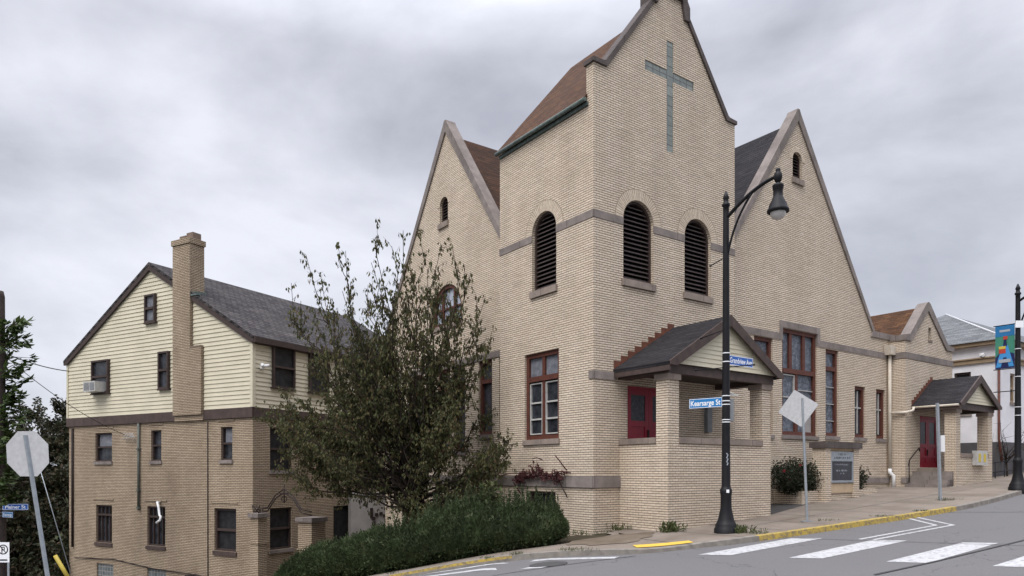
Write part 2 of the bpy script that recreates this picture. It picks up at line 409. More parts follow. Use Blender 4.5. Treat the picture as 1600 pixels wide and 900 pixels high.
# pavement slab strip + kerb stones
def inward(k):
    t = KERB[min(k+1, len(KERB)-1)]-KERB[max(k-1, 0)]; t.normalize(); return Vector((t.y, -t.x, 0))
walk = MB(); kb = MB(); ky = MB()
cum = 0; rows = []
kp = [k for k in range(len(KERB))]
def width_at(p):
    a, b = ab(p.x, p.y)
    if a > -.6: return clampf(-b+.55, 1.0, 8)
    return 1.25+2.3*math.exp(-((p.x-2.9)/1.3)**2)
prev = None
for k in kp:
    p = KERB[k]; nrm = inward(k)
    if p.x < -29: break
    w = width_at(p); row = []
    for j in range(17):
        q = p+nrm*(.16+(w-.16)*j/16); row.append(Vector((q.x, q.y, S(q.x, q.y))))
    out = Vector((p.x, p.y, S(p.x, p.y))); low = Vector((p.x-nrm.x*.02, p.y-nrm.y*.02, G(p.x, p.y)-RD-.05))
    cur = (row, low, out)
    if prev:
        for j in range(16): walk.face([prev[0][j], prev[0][j+1], row[j+1], row[j]], smooth=True)
        a, b = ab(p.x, p.y)
        yel = (1.45 < a < 9.8 and p.x > 3) or (-3.2 < p.x < -.1)
        m = ky if yel else kb
        e = Vector((0, 0, .006))
        if yel and p.x < 3:
            kb.face([prev[1], low, low.lerp(out,.62), prev[1].lerp(prev[2],.62)]); ky.face([prev[1].lerp(prev[2],.62), low.lerp(out,.62), out, prev[2]]); m = kb
        else: m.face([prev[1], low, out, prev[2]])
        m.face([prev[2], out, row[0]+e, prev[0][0]+e])
    prev = cur
struct(walk.build('sidewalk', M['walk'])); struct(kb.build('kerb', M['kerb'])); struct(ky.build('painted_kerb', M['kerb_yellow']))
# sheets lying on a surface
def drape(name, quad, surf, lift, mat, n=10, m2=6):
    m = MB(); A, B, Cc, D = [Vector((p[0], p[1], 0)) for p in quad]
    g = {}
    for i in range(n+1):
        for j in range(m2+1):
            p = (A.lerp(B, i/n)).lerp(D.lerp(Cc, i/n), j/m2); g[i,j] = m.vert((p.x, p.y, surf(p.x, p.y)+lift))
    for i in range(n):
        for j in range(m2): m.f.append([g[i,j], g[i+1,j], g[i+1,j+1], g[i,j+1]])
    return struct(m.build(name, mat))
RS = lambda x, y: G(x, y)-RD
bars = [[(-.95,-4.45),(2.3,-4.62),(2.75,-5.22),(-.6,-5.05)], [(-.19,-6.18),(3.07,-6.26),(3.35,-6.9),(.13,-6.74)],
        [(.49,-7.85),(3.69,-7.92),(3.98,-8.5),(.78,-8.49)], [(1.1,-9.45),(4.3,-9.5),(4.6,-10.1),(1.4,-10.1)], [(1.75,-11.1),(4.95,-11.15),(5.2,-11.7),(2.05,-11.7)]]
for q in bars: drape('crosswalk_marking', [W(*p) for p in q], RS, .006, M['paint_white'])
def line(name, p, q, w, surf, lift, mat, n=14):
    p, q = Vector((p[0],p[1],0)), Vector((q[0],q[1],0)); d = (q-p).normalized(); s = Vector((-d.y, d.x, 0))*w/2
    return drape(name, [p-s, q-s, q+s, p+s], surf, lift, mat, n, 1)
line('parking_marking', W(3.0,-5.97), W(6.35,-6.2), .1, RS, .006, M['paint_white'])
line('parking_marking', W(3.1,-6.25), W(6.55,-6.52), .1, RS, .006, M['paint_white'])
line('parking_marking', W(6.35,-6.2), W(7.73,-4.72), .1, RS, .006, M['paint_white'])
line('parking_marking', W(6.55,-6.55), W(8.05,-4.8), .1, RS, .006, M['paint_white'])
drape('crosswalk_marking', [(2.41,16.1),(2.27,15.88),(-1.9,17.25),(-2.1,17.5)], RS, .012, M['paint_white'], 16, 3)
drape('crosswalk_marking', [(.89,15.5),(.61,15.24),(-3.4,17.2),(-3.8,17.6)], RS, .012, M['paint_white'], 16, 3)
line('road_joint', (2.78,16.12), (-.4,14.82), .035, RS, .008, M['seal'], 20)
line('road_joint', (6.2,18.1), (10.9,14.8), .03, RS, .012, M['seal'], 24)
line('road_joint', (6.42,12.7), (7.92,13.58), .06, RS, .015, M['seal'], 12)
line('road_joint', (7.9,13.56), (11.6,15.9), .05, RS, .016, M['seal'], 20)
line('road_joint', (15.5,20.1), (12.6,21.5), .04, RS, .010, M['seal'], 12)
mh = MB(); mc = Vector((.80, 15.72, 0))
ring = [Vector((mc.x+.42*math.cos(t), mc.y+.34*math.sin(t), 0)) for t in [2*math.pi*k/24 for k in range(24)]]
mh.face([(p.x, p.y, RS(p.x, p.y)+.014) for p in ring])
for t in range(24):
    p, q = ring[t], ring[(t+1) % 24]
    mh.face([(p.x,p.y,RS(p.x,p.y)+.011),(q.x,q.y,RS(q.x,q.y)+.011),(q.x,q.y,RS(q.x,q.y)-.03),(p.x,p.y,RS(p.x,p.y)-.03)])
tag(mh.build('manhole_cover', M['seal']), 'dark iron manhole cover set in the road between the white stripes', 'manhole cover')
drape('tactile_panel', [(2.87,17.05),(4.26,17.28),(4.30,16.98),(2.90,16.66)], S, .016, M['paint_yellow'])
m = MB(); r9 = random.Random(77); sc0 = Vector((2.55, 18.25, 0))
pts = []
for k in range(40):
    t = 2*math.pi*k/40; q = 1+.12*math.sin(3*t+1)+.1*math.sin(7*t)+r9.uniform(-.05,.05); u = 1.25*q*math.cos(t); v = .72*q*math.sin(t); pts.append(sc0+Vector((u*.87-v*.5, u*.5+v*.87, 0)))
for k in range(40):
    for f0, f1 in ((0,.4),(.4,.7),(.7,1)):
        c4 = [sc0.lerp(pts[k], f0), sc0.lerp(pts[k], f1), sc0.lerp(pts[(k+1)%40], f1), sc0.lerp(pts[(k+1)%40], f0)]
        c4 = [Vector((p.x, p.y, S(p.x, p.y)+.012)) for p in c4]
        m.face(c4 if f0 else c4[1:] if False else ([c4[0], c4[1], c4[2]] if not f0 else c4))
struct(m.build('silt_patch', M['dirt']))
drape('asphalt_ramp', [W(5.7,-1.75), W(8.8,-1.0), W(8.8,.2), W(5.7,.2)], S, .010, M['patch'])
for a in (-.35, 1.15, 2.7, 4.3, 5.9, 7.5, 9.1, 10.7, 12.3, 13.9, 15.5, 17.1, 18.7):
    line('pavement_joint', W(a, -4.1 if a < 3 else -4.6), W(a-.05, -1.9 if a < 5.4 else -.9), .022, S, .006, M['joint'], 10)
line('pavement_joint', W(1.6,-2.95), W(19,-3.0), .02, S, .0065, M['joint'], 60)

# ------------------------------------------------------------------ church
church = empty('church', (CH0[0], CH0[1], 0), TH_CH, 'cream brick corner church with a square gabled tower and brown stone trim', 'church')
PR = lambda b0: (lambda u, z, d: (u, b0+d, z))         # wall looking at the avenue
PL = lambda a0: (lambda u, z, d: (a0+d, u, z))         # wall looking at the side street
def rect(u0, u1, z0, z1): return [(u0,z0),(u1,z0),(u1,z1),(u0,z1)]
def archp(u0, u1, z0, zs, n=14):
    c = (u0+u1)/2; r = (u1-u0)/2
    return [(u0,z0),(u1,z0)]+[(c+r*math.cos(math.pi*k/n), zs+r*math.sin(math.pi*k/n)) for k in range(n+1)]
def arch_trim(P, u0, u1, z0, zs, w, parent, d=-.009, name='arch_surround', n=24):
    m = MB(); c = (u0+u1)/2; r = (u1-u0)/2
    for k in range(n):
        t0, t1 = math.pi*k/n, math.pi*(k+1)/n
        q = [(c+rr*math.cos(t), zs+rr*math.sin(t)) for rr, t in ((r+.005,t0),(r+w,t0),(r+w,t1),(r+.005,t1))]
        uv = [(.006,t0*(r+w*.4)),(.006+w,t0*(r+w*.4)),(.006+w,t1*(r+w*.4)),(.006,t1*(r+w*.4))]
        m.face([P(x, z, d) for x, z in q], uv)
        m.face([P(q[1][0],q[1][1],d), P(q[1][0],q[1][1],0), P(q[2][0],q[2][1],0), P(q[2][0],q[2][1],d)])
        m.face([P(q[0][0],q[0][1],d), P(q[0][0],q[0][1],.1), P(q[3][0],q[3][1],.1), P(q[3][0],q[3][1],d)])
    return m.build(name, M['brick_arch'], parent)
def louvre(P, u0, u1, z0, zs, parent, pitch=.13, trim=.34, arch=True, sill=True, fr=.07):
    c = (u0+u1)/2; r = (u1-u0)/2
    m = MB()
    outer = archp(u0, u1, z0, zs); inner = archp(u0+fr, u1-fr, z0+fr, zs)
    m.prism(P, outer, .10, .24, [inner]); w = m.build('louvre_window', M['brownwood'], parent)
    m = MB(); top = zs+r-fr; z = z0+fr
    while z < top-.03:
        h = r-fr if z+.06 < zs else math.sqrt(max(0, (r-fr)**2-(z+.06-zs)**2))
        if h > .04:
            A = [P(c-h, z+.0, .12), P(c+h, z+.0, .12), P(c+h, z+.085, .22), P(c-h, z+.085, .22)]
            B = [P(c-h, z+.016, .118), P(c+h, z+.016, .118), P(c+h, z+.10, .22), P(c-h, z+.10, .22)]
            m.face(A); m.face(B); m.face([A[0], A[1], B[1], B[0]])
        z += pitch
    m.build('louvre_slat', M['slat'], w)
    m = MB(); m.prism(P, archp(u0+.01, u1-.01, z0+.01, zs), .25, .28); m.build('backing', M['dark'], w)
    if sill:
        m = MB(); m.pbox(P, u0-.06, u1+.06, z0-.2, z0-.001, -.07, .2); m.build('sill', M['stone_sill'], w)
    if arch: arch_trim(P, u0, u1, z0, zs, trim, w)
    return w
def window(P, u0, u1, z0, z1, parent, cols=1, rows=(), fr=.09, frame='redwood', pane='stained', sash=None, d=.12, sill='stone', cuts=None, mull=.07, name='window', silld=-.06, sillh=.14):
    """rows: list of z of transoms; cuts: mullion positions per row; sash: thin light bars [(u0,u1,z)]"""
    m = MB(); zs = [z0]+list(rows)+[z1]
    m.pbox(P, u0, u0+fr, z0, z1, d-.05, d+.08); m.pbox(P, u1-fr, u1, z0, z1, d-.05, d+.08)
    m.pbox(P, u0+fr, u1-fr, z1-fr, z1, d-.05, d+.08); m.pbox(P, u0+fr, u1-fr, z0, z0+fr, d-.05, d+.08)
    for z in rows: m.pbox(P, u0+fr, u1-fr, z-fr*.6, z+fr*.6, d-.06, d+.08)
    for k in range(len(zs)-1):
        cs = cuts[k] if cuts else [u0+(u1-u0)*j/cols for j in range(1, cols)]
        for c in cs: m.pbox(P, c-mull/2, c+mull/2, zs[k]+fr*.6+.001, zs[k+1]-fr*.6-.001, d-.03, d+.075)
    w = m.build(name, M[frame], parent)
    g = MB(); g.face([P(u0+.02, z0+.02, d+.05), P(u1-.02, z0+.02, d+.05), P(u1-.02, z1-.02, d+.05), P(u0+.02, z1-.02, d+.05)]); g.build('pane', M[pane], w)
    if sash:
        for b in sash:
            s = MB()
            if len(b) == 5:                             # a sash frame
                a0, a1, b0, b1, t = b; s.prism(lambda u, z, q: P(u, z, q), rect(a0, a1, b0, b1), d-.015, d+.045, [rect(a0+t, a1-t, b0+t, b1-t)]); s.build('sash', M['white_sash'], w)
            else: s.pbox(P, *b, d-.012, d+.044); s.build('glazing_bar', M['white_sash'], w)
    if sill:
        s = MB(); s.pbox(P, u0-.05, u1+.05, z0-sillh, z0-.001, silld, d+.1); s.build('sill', M[sill], w)
    return w
def sashbox(u0, u1, z0, z1, t=.035): return [(u0,u1,z0,z1,t)]

BT, BL = PR(0), PL(0)
# --- tower
tw = MB()
gab = [(0,-2),(6.26,-2),(6.26,13.2),(5.86,13.2),(3.86,15.86),(3.66,16.4),(2.6,16.4),(2.42,15.83),(.44,13.2),(0,13.2)]
L1, L2 = (1.15, 2.40, 7.32, 9.07), (3.79, 5.04, 7.32, 9.07)
cross = [(2.98,11.48),(3.28,11.48),(3.28,13.65),(4.22,13.65),(4.22,13.95),(3.28,13.95),(3.28,14.85),(2.98,14.85),(2.98,13.95),(2.04,13.95),(2.04,13.65),(2.98,13.65)]
tw.prism(BT, gab, 0, .3, [archp(*L1), archp(*L2), cross, rect(1.32, 3.3, 1.8, 4.25)])
L3 = (1.64, 2.82, 7.32, 9.07)
tw.prism(BL, [(.3,-3.4),(4.57,-3.4),(4.57,12.2),(.3,12.2)], 0, .3, [archp(*L3), rect(1.52,3.2,2.74,5.41), rect(1.67,3.0,.35,1.14)])
tw.box(5.96, 6.26, .3, 4.57, -1, 12.2); tw.box(.3, 5.96, 4.27, 4.57, -1, 12.2)
tw.prism(PR(4.27), [(0,12.2),(6.26,12.2),(3.13,15.95)], 0, .3)
tower = tw.build('tower_wall', M['brick'], church)
for q in (L1, L2): louvre(BT, *q, tower)
louvre(BL, *L3, tower)
m = MB(); m.prism(BT, cross, .02, .10); m.build('cross', M['glassblock'], tower)
m = MB()                                               # string courses and water table
SZ0, SZ1 = 8.87, 9.09
for a0, a1 in ((-.018, L1[0]-.002), (L1[1]+.002, L2[0]-.002), (L2[1]+.002, 6.272)): m.box(a0, a1, -.018, .1, SZ0, SZ1)
for b0, b1 in ((.1, L3[0]-.002), (L3[1]+.002, 4.58)): m.box(-.018, .1, b0, b1, SZ0, SZ1)
m.box(-.03, .84, -.03, .18, 4.36, 4.58)
m.box(-.05, 1.04, -.05, .1, 1.30, 1.62); m.box(-.05, .1, .1, 4.6, 1.30, 1.62)
split_build(m, 'string_course', M['stone'], tower)
# tower coping
m = MB(); PT = PR(-.06)
m.prism(PT, [(-.06,13.2),(.48,13.2),(2.47,15.83),(2.39,15.95),(.43,13.37),(.36,13.33),(-.06,13.32)], 0, .42)
m.prism(PT, [(6.32,13.2),(5.80,13.2),(3.81,15.83),(3.89,15.95),(5.87,13.37),(5.94,13.33),(6.32,13.31)], 0, .42)
m.prism(PT, [(2.30,15.78),(2.52,15.78),(2.64,16.25),(3.62,16.25),(3.74,15.7),(3.95,15.7),(3.95,16.12),(3.84,16.3),(3.84,17.3),(3.5,17.9),(2.76,17.9),(2.42,17.3),(2.42,16.3),(2.30,16.12)], -.03, .5)
split_build(m, 'coping', M['stone_dark'], tower)
m = MB()
def roofslab(m, P, xl, zl, xc, zc, xr, zr, d0, d1, th=.14):
    m.prism(P, [(xl,zl),(xc,zc),(xr,zr),(xr,zr-th),(xc,zc-th),(xl,zl-th)], d0, d1)
roofslab(m, PR(0), -.12, 12.28, 3.13, 16.17, 6.38, 12.28, .26, 4.62)
tr = m.build('tower_roof', M['shingle_tower'], church)
m = MB(); m.tube([(-.14, .2, 12.20), (-.14, 4.6, 12.20)], .062, 8); m.box(-.06, -.002, .21, 4.55, 12.06, 12.16); m.build('gutter', M['copper'], tr)
# tower window on the side street
window(BL, 1.52, 3.2, 2.74, 5.41, tower, 1, (4.62,), .13, 'redwood', 'pane_dark', cuts=[[2.36],[2.36]], mull=.13,
       sash=sashbox(1.66,2.28,2.9,4.5)+sashbox(2.44,3.06,2.9,4.5)+[(1.66,2.28,3.35,3.4),(2.44,3.06,3.35,3.4),(1.66,2.28,3.86,3.91),(2.44,3.06,3.86,3.91)], sillh=.16, sill='stone_sill')
m = MB(); m.face([BL(u, z, .155) for u, z in rect(1.65,3.07,4.7,5.28)]); m.build('upper_pane', M['pane_grey'], tower)
window(BL, 1.67, 3.0, .35, 1.14, tower, 1, (), .07, 'brownwood', 'screen', sill='stone', name='basement_window')
# --- nave
NR, NL = PR(.3), PL(.3)
nv = MB()
wins = [(7.72,8.80,3.06,6.47), (9.37,11.62,3.08,6.93), (12.19,13.09,3.12,6.45), (14.28,15.09,3.12,5.18), (15.95,16.68,3.12,5.17)]
VR = (10.02, 10.62, 12.48, 13.16)
nv.prism(NR, [(5.0,-1),(17.0,-1),(17.0,7.3),(15.72,7.42),(10.32,14.69),(5.0,7.42)], 0, .3, [rect(*w) for w in wins]+[archp(*VR)])
VL = (8.42, 9.03, 11.22, 11.88)
lw = [(4.35,5.06,3.04,5.63), (5.47,6.31,3.04,5.63), (7.2,8.0,2.5,5.63), (8.25,9.2,2.5,5.63), (10.4,11.3,3.04,5.63)]
AW = (7.42, 9.62, 7.3, 7.72)
nv.prism(NL, [(3.2,-4),(13.76,-4),(13.76,7.4),(8.56,14.69),(3.2,7.2)], 0, .3, [rect(*w) for w in lw]+[archp(*VL), archp(*AW), rect(5.66,6.23,.1,1.01), rect(7.5,8.3,.1,1.01)])
nv.box(.6, 17.0, 13.46, 13.76, -4, 7.2); nv.box(16.7, 17.0, .6, 13.46, -1, 7.2)
nave = nv.build('nave_wall', M['brick'], church)
m = MB(); roofslab(m, PL(0), 3.2, 7.1, 8.56, 14.52, 13.92, 7.1, .5, 16.9, .25); m.build('nave_roof', M['shingle_brown'], church)
m = MB(); roofslab(m, PR(0), 5.0, 7.2, 10.32, 14.62, 15.6, 7.2, .5, 13.7, .25); m.build('transept_roof', M['shingle_dark'], church)
m = MB()
PC = PR(.24)
def coping(m, P, xl, zl, xc, zc, xr, zr, h, d0, d1, flat=.14):
    m.prism(P, [(xl,zl),(xc,zc),(xr,zr),(xr,zr+h),(xc+flat,zc+h+.02),(xc+flat*.45,zc+h+.16),(xc-flat*.45,zc+h+.16),(xc-flat,zc+h+.02),(xl,zl+h)], d0, d1)
coping(m, PC, 4.95, 7.31, 10.32, 14.61, 15.72, 7.34, .26, 0, .42)
coping(m, PL(.24), 3.2, 7.21, 8.56, 14.61, 13.8, 7.26, .26, 0, .42)
m.prism(PR(.24), [(15.5,7.28),(17.3,7.28),(17.3,7.52),(15.62,7.52)], 0, .42)
split_build(m, 'coping', M['stone'], nave)
m = MB()                                               # stone band stepping over the tall window
for u0, u1, z0, z1 in ((6.3, 9.21, 6.48, 6.72), (9.21, 9.39, 6.48, 7.18), (9.39, 11.61, 6.94, 7.18), (11.61, 11.79, 6.48, 7.18), (11.79, 17.0, 6.48, 6.72)): m.pbox(NR, u0+.001, u1-.001, z0, z1, -.025, .1)
m.pbox(NL, 4.6, 13.7, 5.64, 5.86, -.025, .1); m.pbox(NL, 4.6, 13.7, 1.30, 1.62, -.06, .1)
m.pbox(NR, 12.0, 17.0, 1.28, 1.52, -.05, .1)
split_build(m, 'string_course', M['stone'], nave)
louvre(NR, *VR, nave, .11, .16, fr=.05); louvre(NL, *VL, nave, .11, .16, fr=.05)
def hbars(u0, u1, zl): return [(u0, u1, z, z+.025) for z in zl]
window(NR, *wins[0], nave, 1, (5.4,), .13, 'redwood', 'stained', sash=hbars(7.86,8.66,(4.7,4.0)))
w = window(NR, *wins[1], nave, 1, (5.42,), .14, 'redwood', 'stained', cuts=[[10.4],[10.03,10.87]], mull=.17,
       sash=sashbox(9.52,10.31,4.45,5.3,.04)+hbars(10.5,11.47,(4.75,3.95))+hbars(9.52,10.31,(3.8,)))
m = MB(); m.face([NR(u, z, .163) for u, z in rect(10.9,11.46,3.2,3.95)]); m.build('cream_pane', M['plaster'], w)
window(NR, *wins[2], nave, 1, (5.72,), .13, 'redwood', 'stained', sash=hbars(12.33,12.95,(5.0,4.35,3.7)))
for k in (3, 4): window(NR, *wins[k], nave, 1, (), .13, 'redwood', 'stained_dark', sash=[(wins[k][0]+.13, wins[k][1]-.13, 4.3, 4.35), (wins[k][0]+.40, wins[k][0]+.43, 3.3, 5.0)])
for w in lw: window(NL, *w, nave, 1, (4.9,), .12, 'redwood', 'stained_dark')
window(NL, 5.66, 6.23, .1, 1.01, nave, 1, (), .06, 'brownwood', 'screen', name='basement_window'); window(NL, 7.5, 8.3, .1, 1.01, nave, 1, (), .06, 'brownwood', 'screen', name='basement_window')
m = MB(); c = (AW[0]+AW[1])/2
m.prism(NL, archp(AW[0], AW[1], AW[2], AW[3], 20), .05, .2, [archp(AW[0]+.14, AW[1]-.14, AW[2]+.12, AW[3], 20)])
for du in (-.42, .42): m.pbox(NL, c+du-.05, c+du+.05, AW[2]+.13, AW[3]+.84, .08, .19)
m.pbox(NL, AW[0]+.15, AW[1]-.15, AW[3]+.18, AW[3]+.25, .085, .185)
aw = m.build('arched_window', M['redwood'], nave)
m = MB(); m.prism(NL, archp(AW[0]+.02, AW[1]-.02, AW[2]+.02, AW[3], 20), .16, .17); m.build('pane', M['pane_blue'], aw)
m = MB(); m.pbox(NL, AW[0]-.06, AW[1]+.06, AW[2]-.16, AW[2]-.001, -.06, .15); m.build('sill', M['stone_sill'], aw)
arch_trim(NL, AW[0], AW[1], AW[2], AW[3], .28, aw)
# --- little wing by the second door
wg = MB(); PW = PR(-.36)
D2 = (18.28, 20.1, 1.93, 4.12)
wg.prism(PW, [(17.0,-1),(21.34,-1),(21.34,7.15),(20.75,7.15),(18.97,8.75),(17.35,7.22),(17.0,7.22)], 0, .3, [rect(19.05,19.33,7.42,7.96), rect(*D2)])
wg.prism(PL(17.0), [(-.06,-1),(.3,-1),(.3,7.22),(-.06,7.22)], 0, .2)
wg.box(21.04, 21.34, -.06, 7, -1, 7.1); wg.box(17.3, 21.04, 6.7, 7, -1, 7.1)
wing = wg.build('wing_wall', M['brick'], church)
m = MB()
m.prism(PR(-.42), [(16.95,7.2),(17.45,7.2),(18.97,8.66),(20.7,7.12),(21.4,7.12),(21.4,7.32),(20.82,7.36),(19.12,8.98),(18.97,9.04),(18.82,8.98),(17.32,7.48),(16.95,7.44)], 0, .42)
m.box(16.94, 17.30, -.0, .235, 7.22, 7.45)
split_build(m, 'coping', M['stone'], wing)
m = MB(); m.box(16.97, 21.36, -.385, -.25, 6.46, 6.72); m.box(16.97, 17.1, -.25, .27, 6.46, 6.72); m.box(16.96, 17.6, -.41, -.2, 1.28, 1.52); split_build(m, 'string_course', M['stone'], wing)
m = MB(); roofslab(m, PR(0), 17.28, 7.18, 18.97, 8.86, 21.5, 6.5, -.0, 6.9, .2); m.build('wing_roof', M['shingle_orange'], church)
m = MB(); m.pbox(PW, 19.05, 19.33, 7.42, 7.96, .14, .2); sw = m.build('slit_window', M['screen'], wing)
m = MB(); m.pbox(PW, 19.0, 19.38, 7.34, 7.419, -.03, .15); m.build('sill', M['stone_sill'], sw)
# downspout
m = MB(); m.tube([(17.08-.25,.18,7.0),(16.83,.18,1.85)], .07, 8)
m.tube([(16.83,.18,4.2),(16.95,-.45,4.2),(17.25,-.55,4.28),(17.35,-.55,4.42)], .055, 8)
dp = m.build('downspout', M['pipe_white'], church)
m = MB(); m.tube([(16.83,.18,1.87),(16.83,.18,1.72),(16.93,.08,1.58),(16.93,.08,1.08)], .08, 8); m.build('pipe_shoe', M['pvc'], dp)
m = MB(); m.prism(PR(.0), [(16.52,7.02),(17.02,7.02),(16.95,6.62),(16.6,6.62)], 0, .29); m.build('rainwater_head', M['pipe_white'], dp)

# --- porches
def porch(a0, a1, depth, floor, sillz, pierz, eavez, ridgez, b_wall, base, px, over, steps_side, ridge_a):
    bf = b_wall-depth; m = MB()
    capt = pierz+.16
    # low walls and piers
    if steps_side != 'left': m.box(a0, a0+.32, bf+.43, b_wall-.001, base, sillz-.16)
    m.box(a0+px, a1-px, bf+.001, bf+.32, base, sillz-.16)
    m.box(a0, a0+px, bf, bf+px, base, pierz); m.box(a1-px, a1, bf, bf+px, base, pierz)
    if steps_side != 'right': m.box(a1-.32, a1, bf+px, b_wall-.001, base, sillz-.16)
    pw = m.build('porch_wall', M['brick'], church)
    m = MB()
    if steps_side != 'left': m.box(a0-.04, a0+.36, bf+px, b_wall-.002, sillz-.16, sillz)
    m.box(a0+px, a1-px, bf-.04, bf+.36, sillz-.16, sillz)
    if steps_side != 'right': m.box(a1-.36, a1+.04, bf+px, b_wall-.002, sillz-.16, sillz)
    m.build('sill', M['stone_sill'], pw)
    m = MB()
    for x in (a0, a1-px): m.box(x-.04, x+px+.04, bf-.04, bf+px+.04, pierz, capt)
    split_build(m, 'pier_cap', M['stone_sill'], pw)
    m = MB(); m.box(a0+.33, a1-.33, bf+.33, b_wall-.003, floor-.2, floor); m.build('porch_floor', M['walk'], pw)
    # roof
    ac = ridge_a; e0, e1 = a0-over, a1+over
    m = MB(); roofslab(m, PR(0), e0, eavez, ac, ridgez, e1, eavez, bf-.28, b_wall-.004, .10)
    pr = m.build('porch_roof', M['shingle_dark'], church)
    m = MB()
    m.box(a0-.06, a0+.30, bf+.08, b_wall-.006, capt, capt+.26); m.box(a1-.30, a1+.06, bf+.08, b_wall-.006, capt, capt+.26); m.box(a0-.06, a1+.06, bf-.06, bf+.08, capt, capt+.26)
    m.build('beam', M['fascia'], pr)
    m = MB(); m.box(a0+.31, a1-.31, bf+.09, b_wall-.01, capt+.15, capt+.2); m.build('ceiling', M['brownwood'], pr)
    m = MB(); th = .24; sl = (ridgez-eavez)/(ac-e0)
    m.prism(PR(bf-.30), [(e0,eavez-.1),(e0,eavez+.0),(ac,ridgez+.015),(e1,eavez+.0),(e1,eavez-.1),(e1-.3,eavez-.1),(ac,ridgez-th*1.25),(e0+.3,eavez-.1)], 0, .06)
    m.prism(PR(0), [(e0+.0,eavez-.11),(e0+.05,eavez-.09),(e0+.05,eavez-.24),(e0,eavez-.24)], bf-.27, b_wall-.01)
    m.build('rake_board', M['fascia'], pr)
    m = MB(); z = capt+.26; pitch = .125
    while z < ridgez-.25:
        zt = min(z+pitch, ridgez-.16); xl = lambda q: max(a0-.02, ac-(ridgez-.14-q)/sl); xr = lambda q: min(a1+.02, ac+(ridgez-.14-q)*(e1-ac)/(ridgez-eavez)**1 if True else 0)
        P = PR(bf-.12)
        A, B, Cq, D = P(xl(z), z, -.018), P(xr(z), z, -.018), P(xr(zt), zt, 0), P(xl(zt), zt, 0)
        m.face([A, B, Cq, D]); m.face([P(xl(z), z, .01), P(xr(z), z, .01), B, A]); z += pitch
    m.build('gable_siding', M['siding'], pr)
    # stepped flashing up the wall on the left slope
    m = MB(); n = 9; P = PR(b_wall-.014)
    for k in range(n):
        x0 = e0+.02+(ac-e0)*k/n; x1 = x0+(ac-e0)/n; zb = eavez+(x0-e0)*sl-.05
        m.prism(P, [(x0,zb),(x1,zb+(x1-x0)*sl),(x1,zb+.30),(x0,zb+.30)], 0, .012)
    m.build('stepped_flashing', M['flashing'], pr)
    return pw, pr
pw1, pr1 = porch(1.0, 5.55, 1.835, 1.8, 2.68, 4.22, 4.66, 6.16, 0, -.9, .43, .25, 'right', 3.28)
pw2, pr2 = porch(17.75, 21.25, 1.62, 1.9, 2.5, 4.12, 4.50, 5.72, -.36, .4, .42, .22, 'left', 19.4)
m = MB(); m.tube([(17.50,-.40,4.42),(17.50,-2.2,4.42)], .05, 6); m.build('gutter', M['pipe_white'], pr2)
def door(P, u0, u1, z0, z1, parent, glz, leaf=2, st=.16):
    m = MB(); m.pbox(P, u0, u1, z1-.08, z1, .06, .2); m.pbox(P, u0, u0+.08, z0, z1-.08, .06, .2); m.pbox(P, u1-.08, u1, z0, z1-.08, .06, .2)
    w = (u1-u0-.16)/leaf
    for k in range(leaf):
        a = u0+.08+w*k; b = a+w
        m.pbox(P, a+.004, b-.004, z0, z1-.081, .12, .17)
        for (x0, x1, y0, y1) in ((a+.004,a+st,z0,z1-.081),(b-st,b-.004,z0,z1-.081),(a+st,b-st,z0,z0+.2),(a+st,b-st,z1-.24,z1-.081),(a+st,b-st,glz-.16,glz),(a+st,b-st,(z0+glz)/2-.1,(z0+glz)/2)): m.pbox(P, x0, x1, y0, y1, .095, .125)
    d = m.build('door', M['red_door'], parent)
    for k in range(leaf):
        a = u0+.08+w*k; g = MB(); g.pbox(P, a+st+.001, a+w-st-.001, glz, z1-.241, .112, .119); g.build('pane', M['stained_dark'], d)
    h = MB(); x = u0+.08+w; h.pbox(P, x-.07, x-.03, glz-.5, glz-.25, .05, .1); h.build('handle', M['iron'], d)
door(BT, 1.32, 3.3, 1.8, 4.25, tower, 3.25)
door(PW, D2[0], D2[1], D2[2], D2[3], wing, 2.95)
# steps and handrail of the second porch, side steps of the first
m = MB()
for k in range(4): m.box(16.95+.22*k, 17.9+.15, -1.9, -.37, .8, 1.25+.17*k)
m.build('step', M['stone'], pw2)
m = MB(); m.tube([(17.0,-.5,2.0),(17.1,-.5,2.25),(17.9,-.5,2.75),(17.95,-.5,2.6)], .028, 6); m.tube([(17.05,-.5,2.2),(17.05,-.5,1.3)], .02, 6); m.build('handrail', M['iron'], pw2)
m = MB(); m.box(4.72, 4.95, -.14, -.002, 3.0, 3.9); m.build('letter_box', M['grey_box'], tower)
# ------------------------------------------------------------------ meter box on the second porch
m = MB(); m.box(19.25, 20.3, -2.16, -1.985, 2.02, 2.62)
mb_ = m.build('meter_box', M['white_sash'], None, (CH0[0], CH0[1], 0), TH_CH); tag(mb_, 'white wall box with two yellow labels on the far porch', 'utility box')
for x in (19.42, 19.92):
    m = MB(); m.box(x, x+.22, -2.17, -2.161, 2.15, 2.5); m.build('label', M['meter_yellow'], mb_)

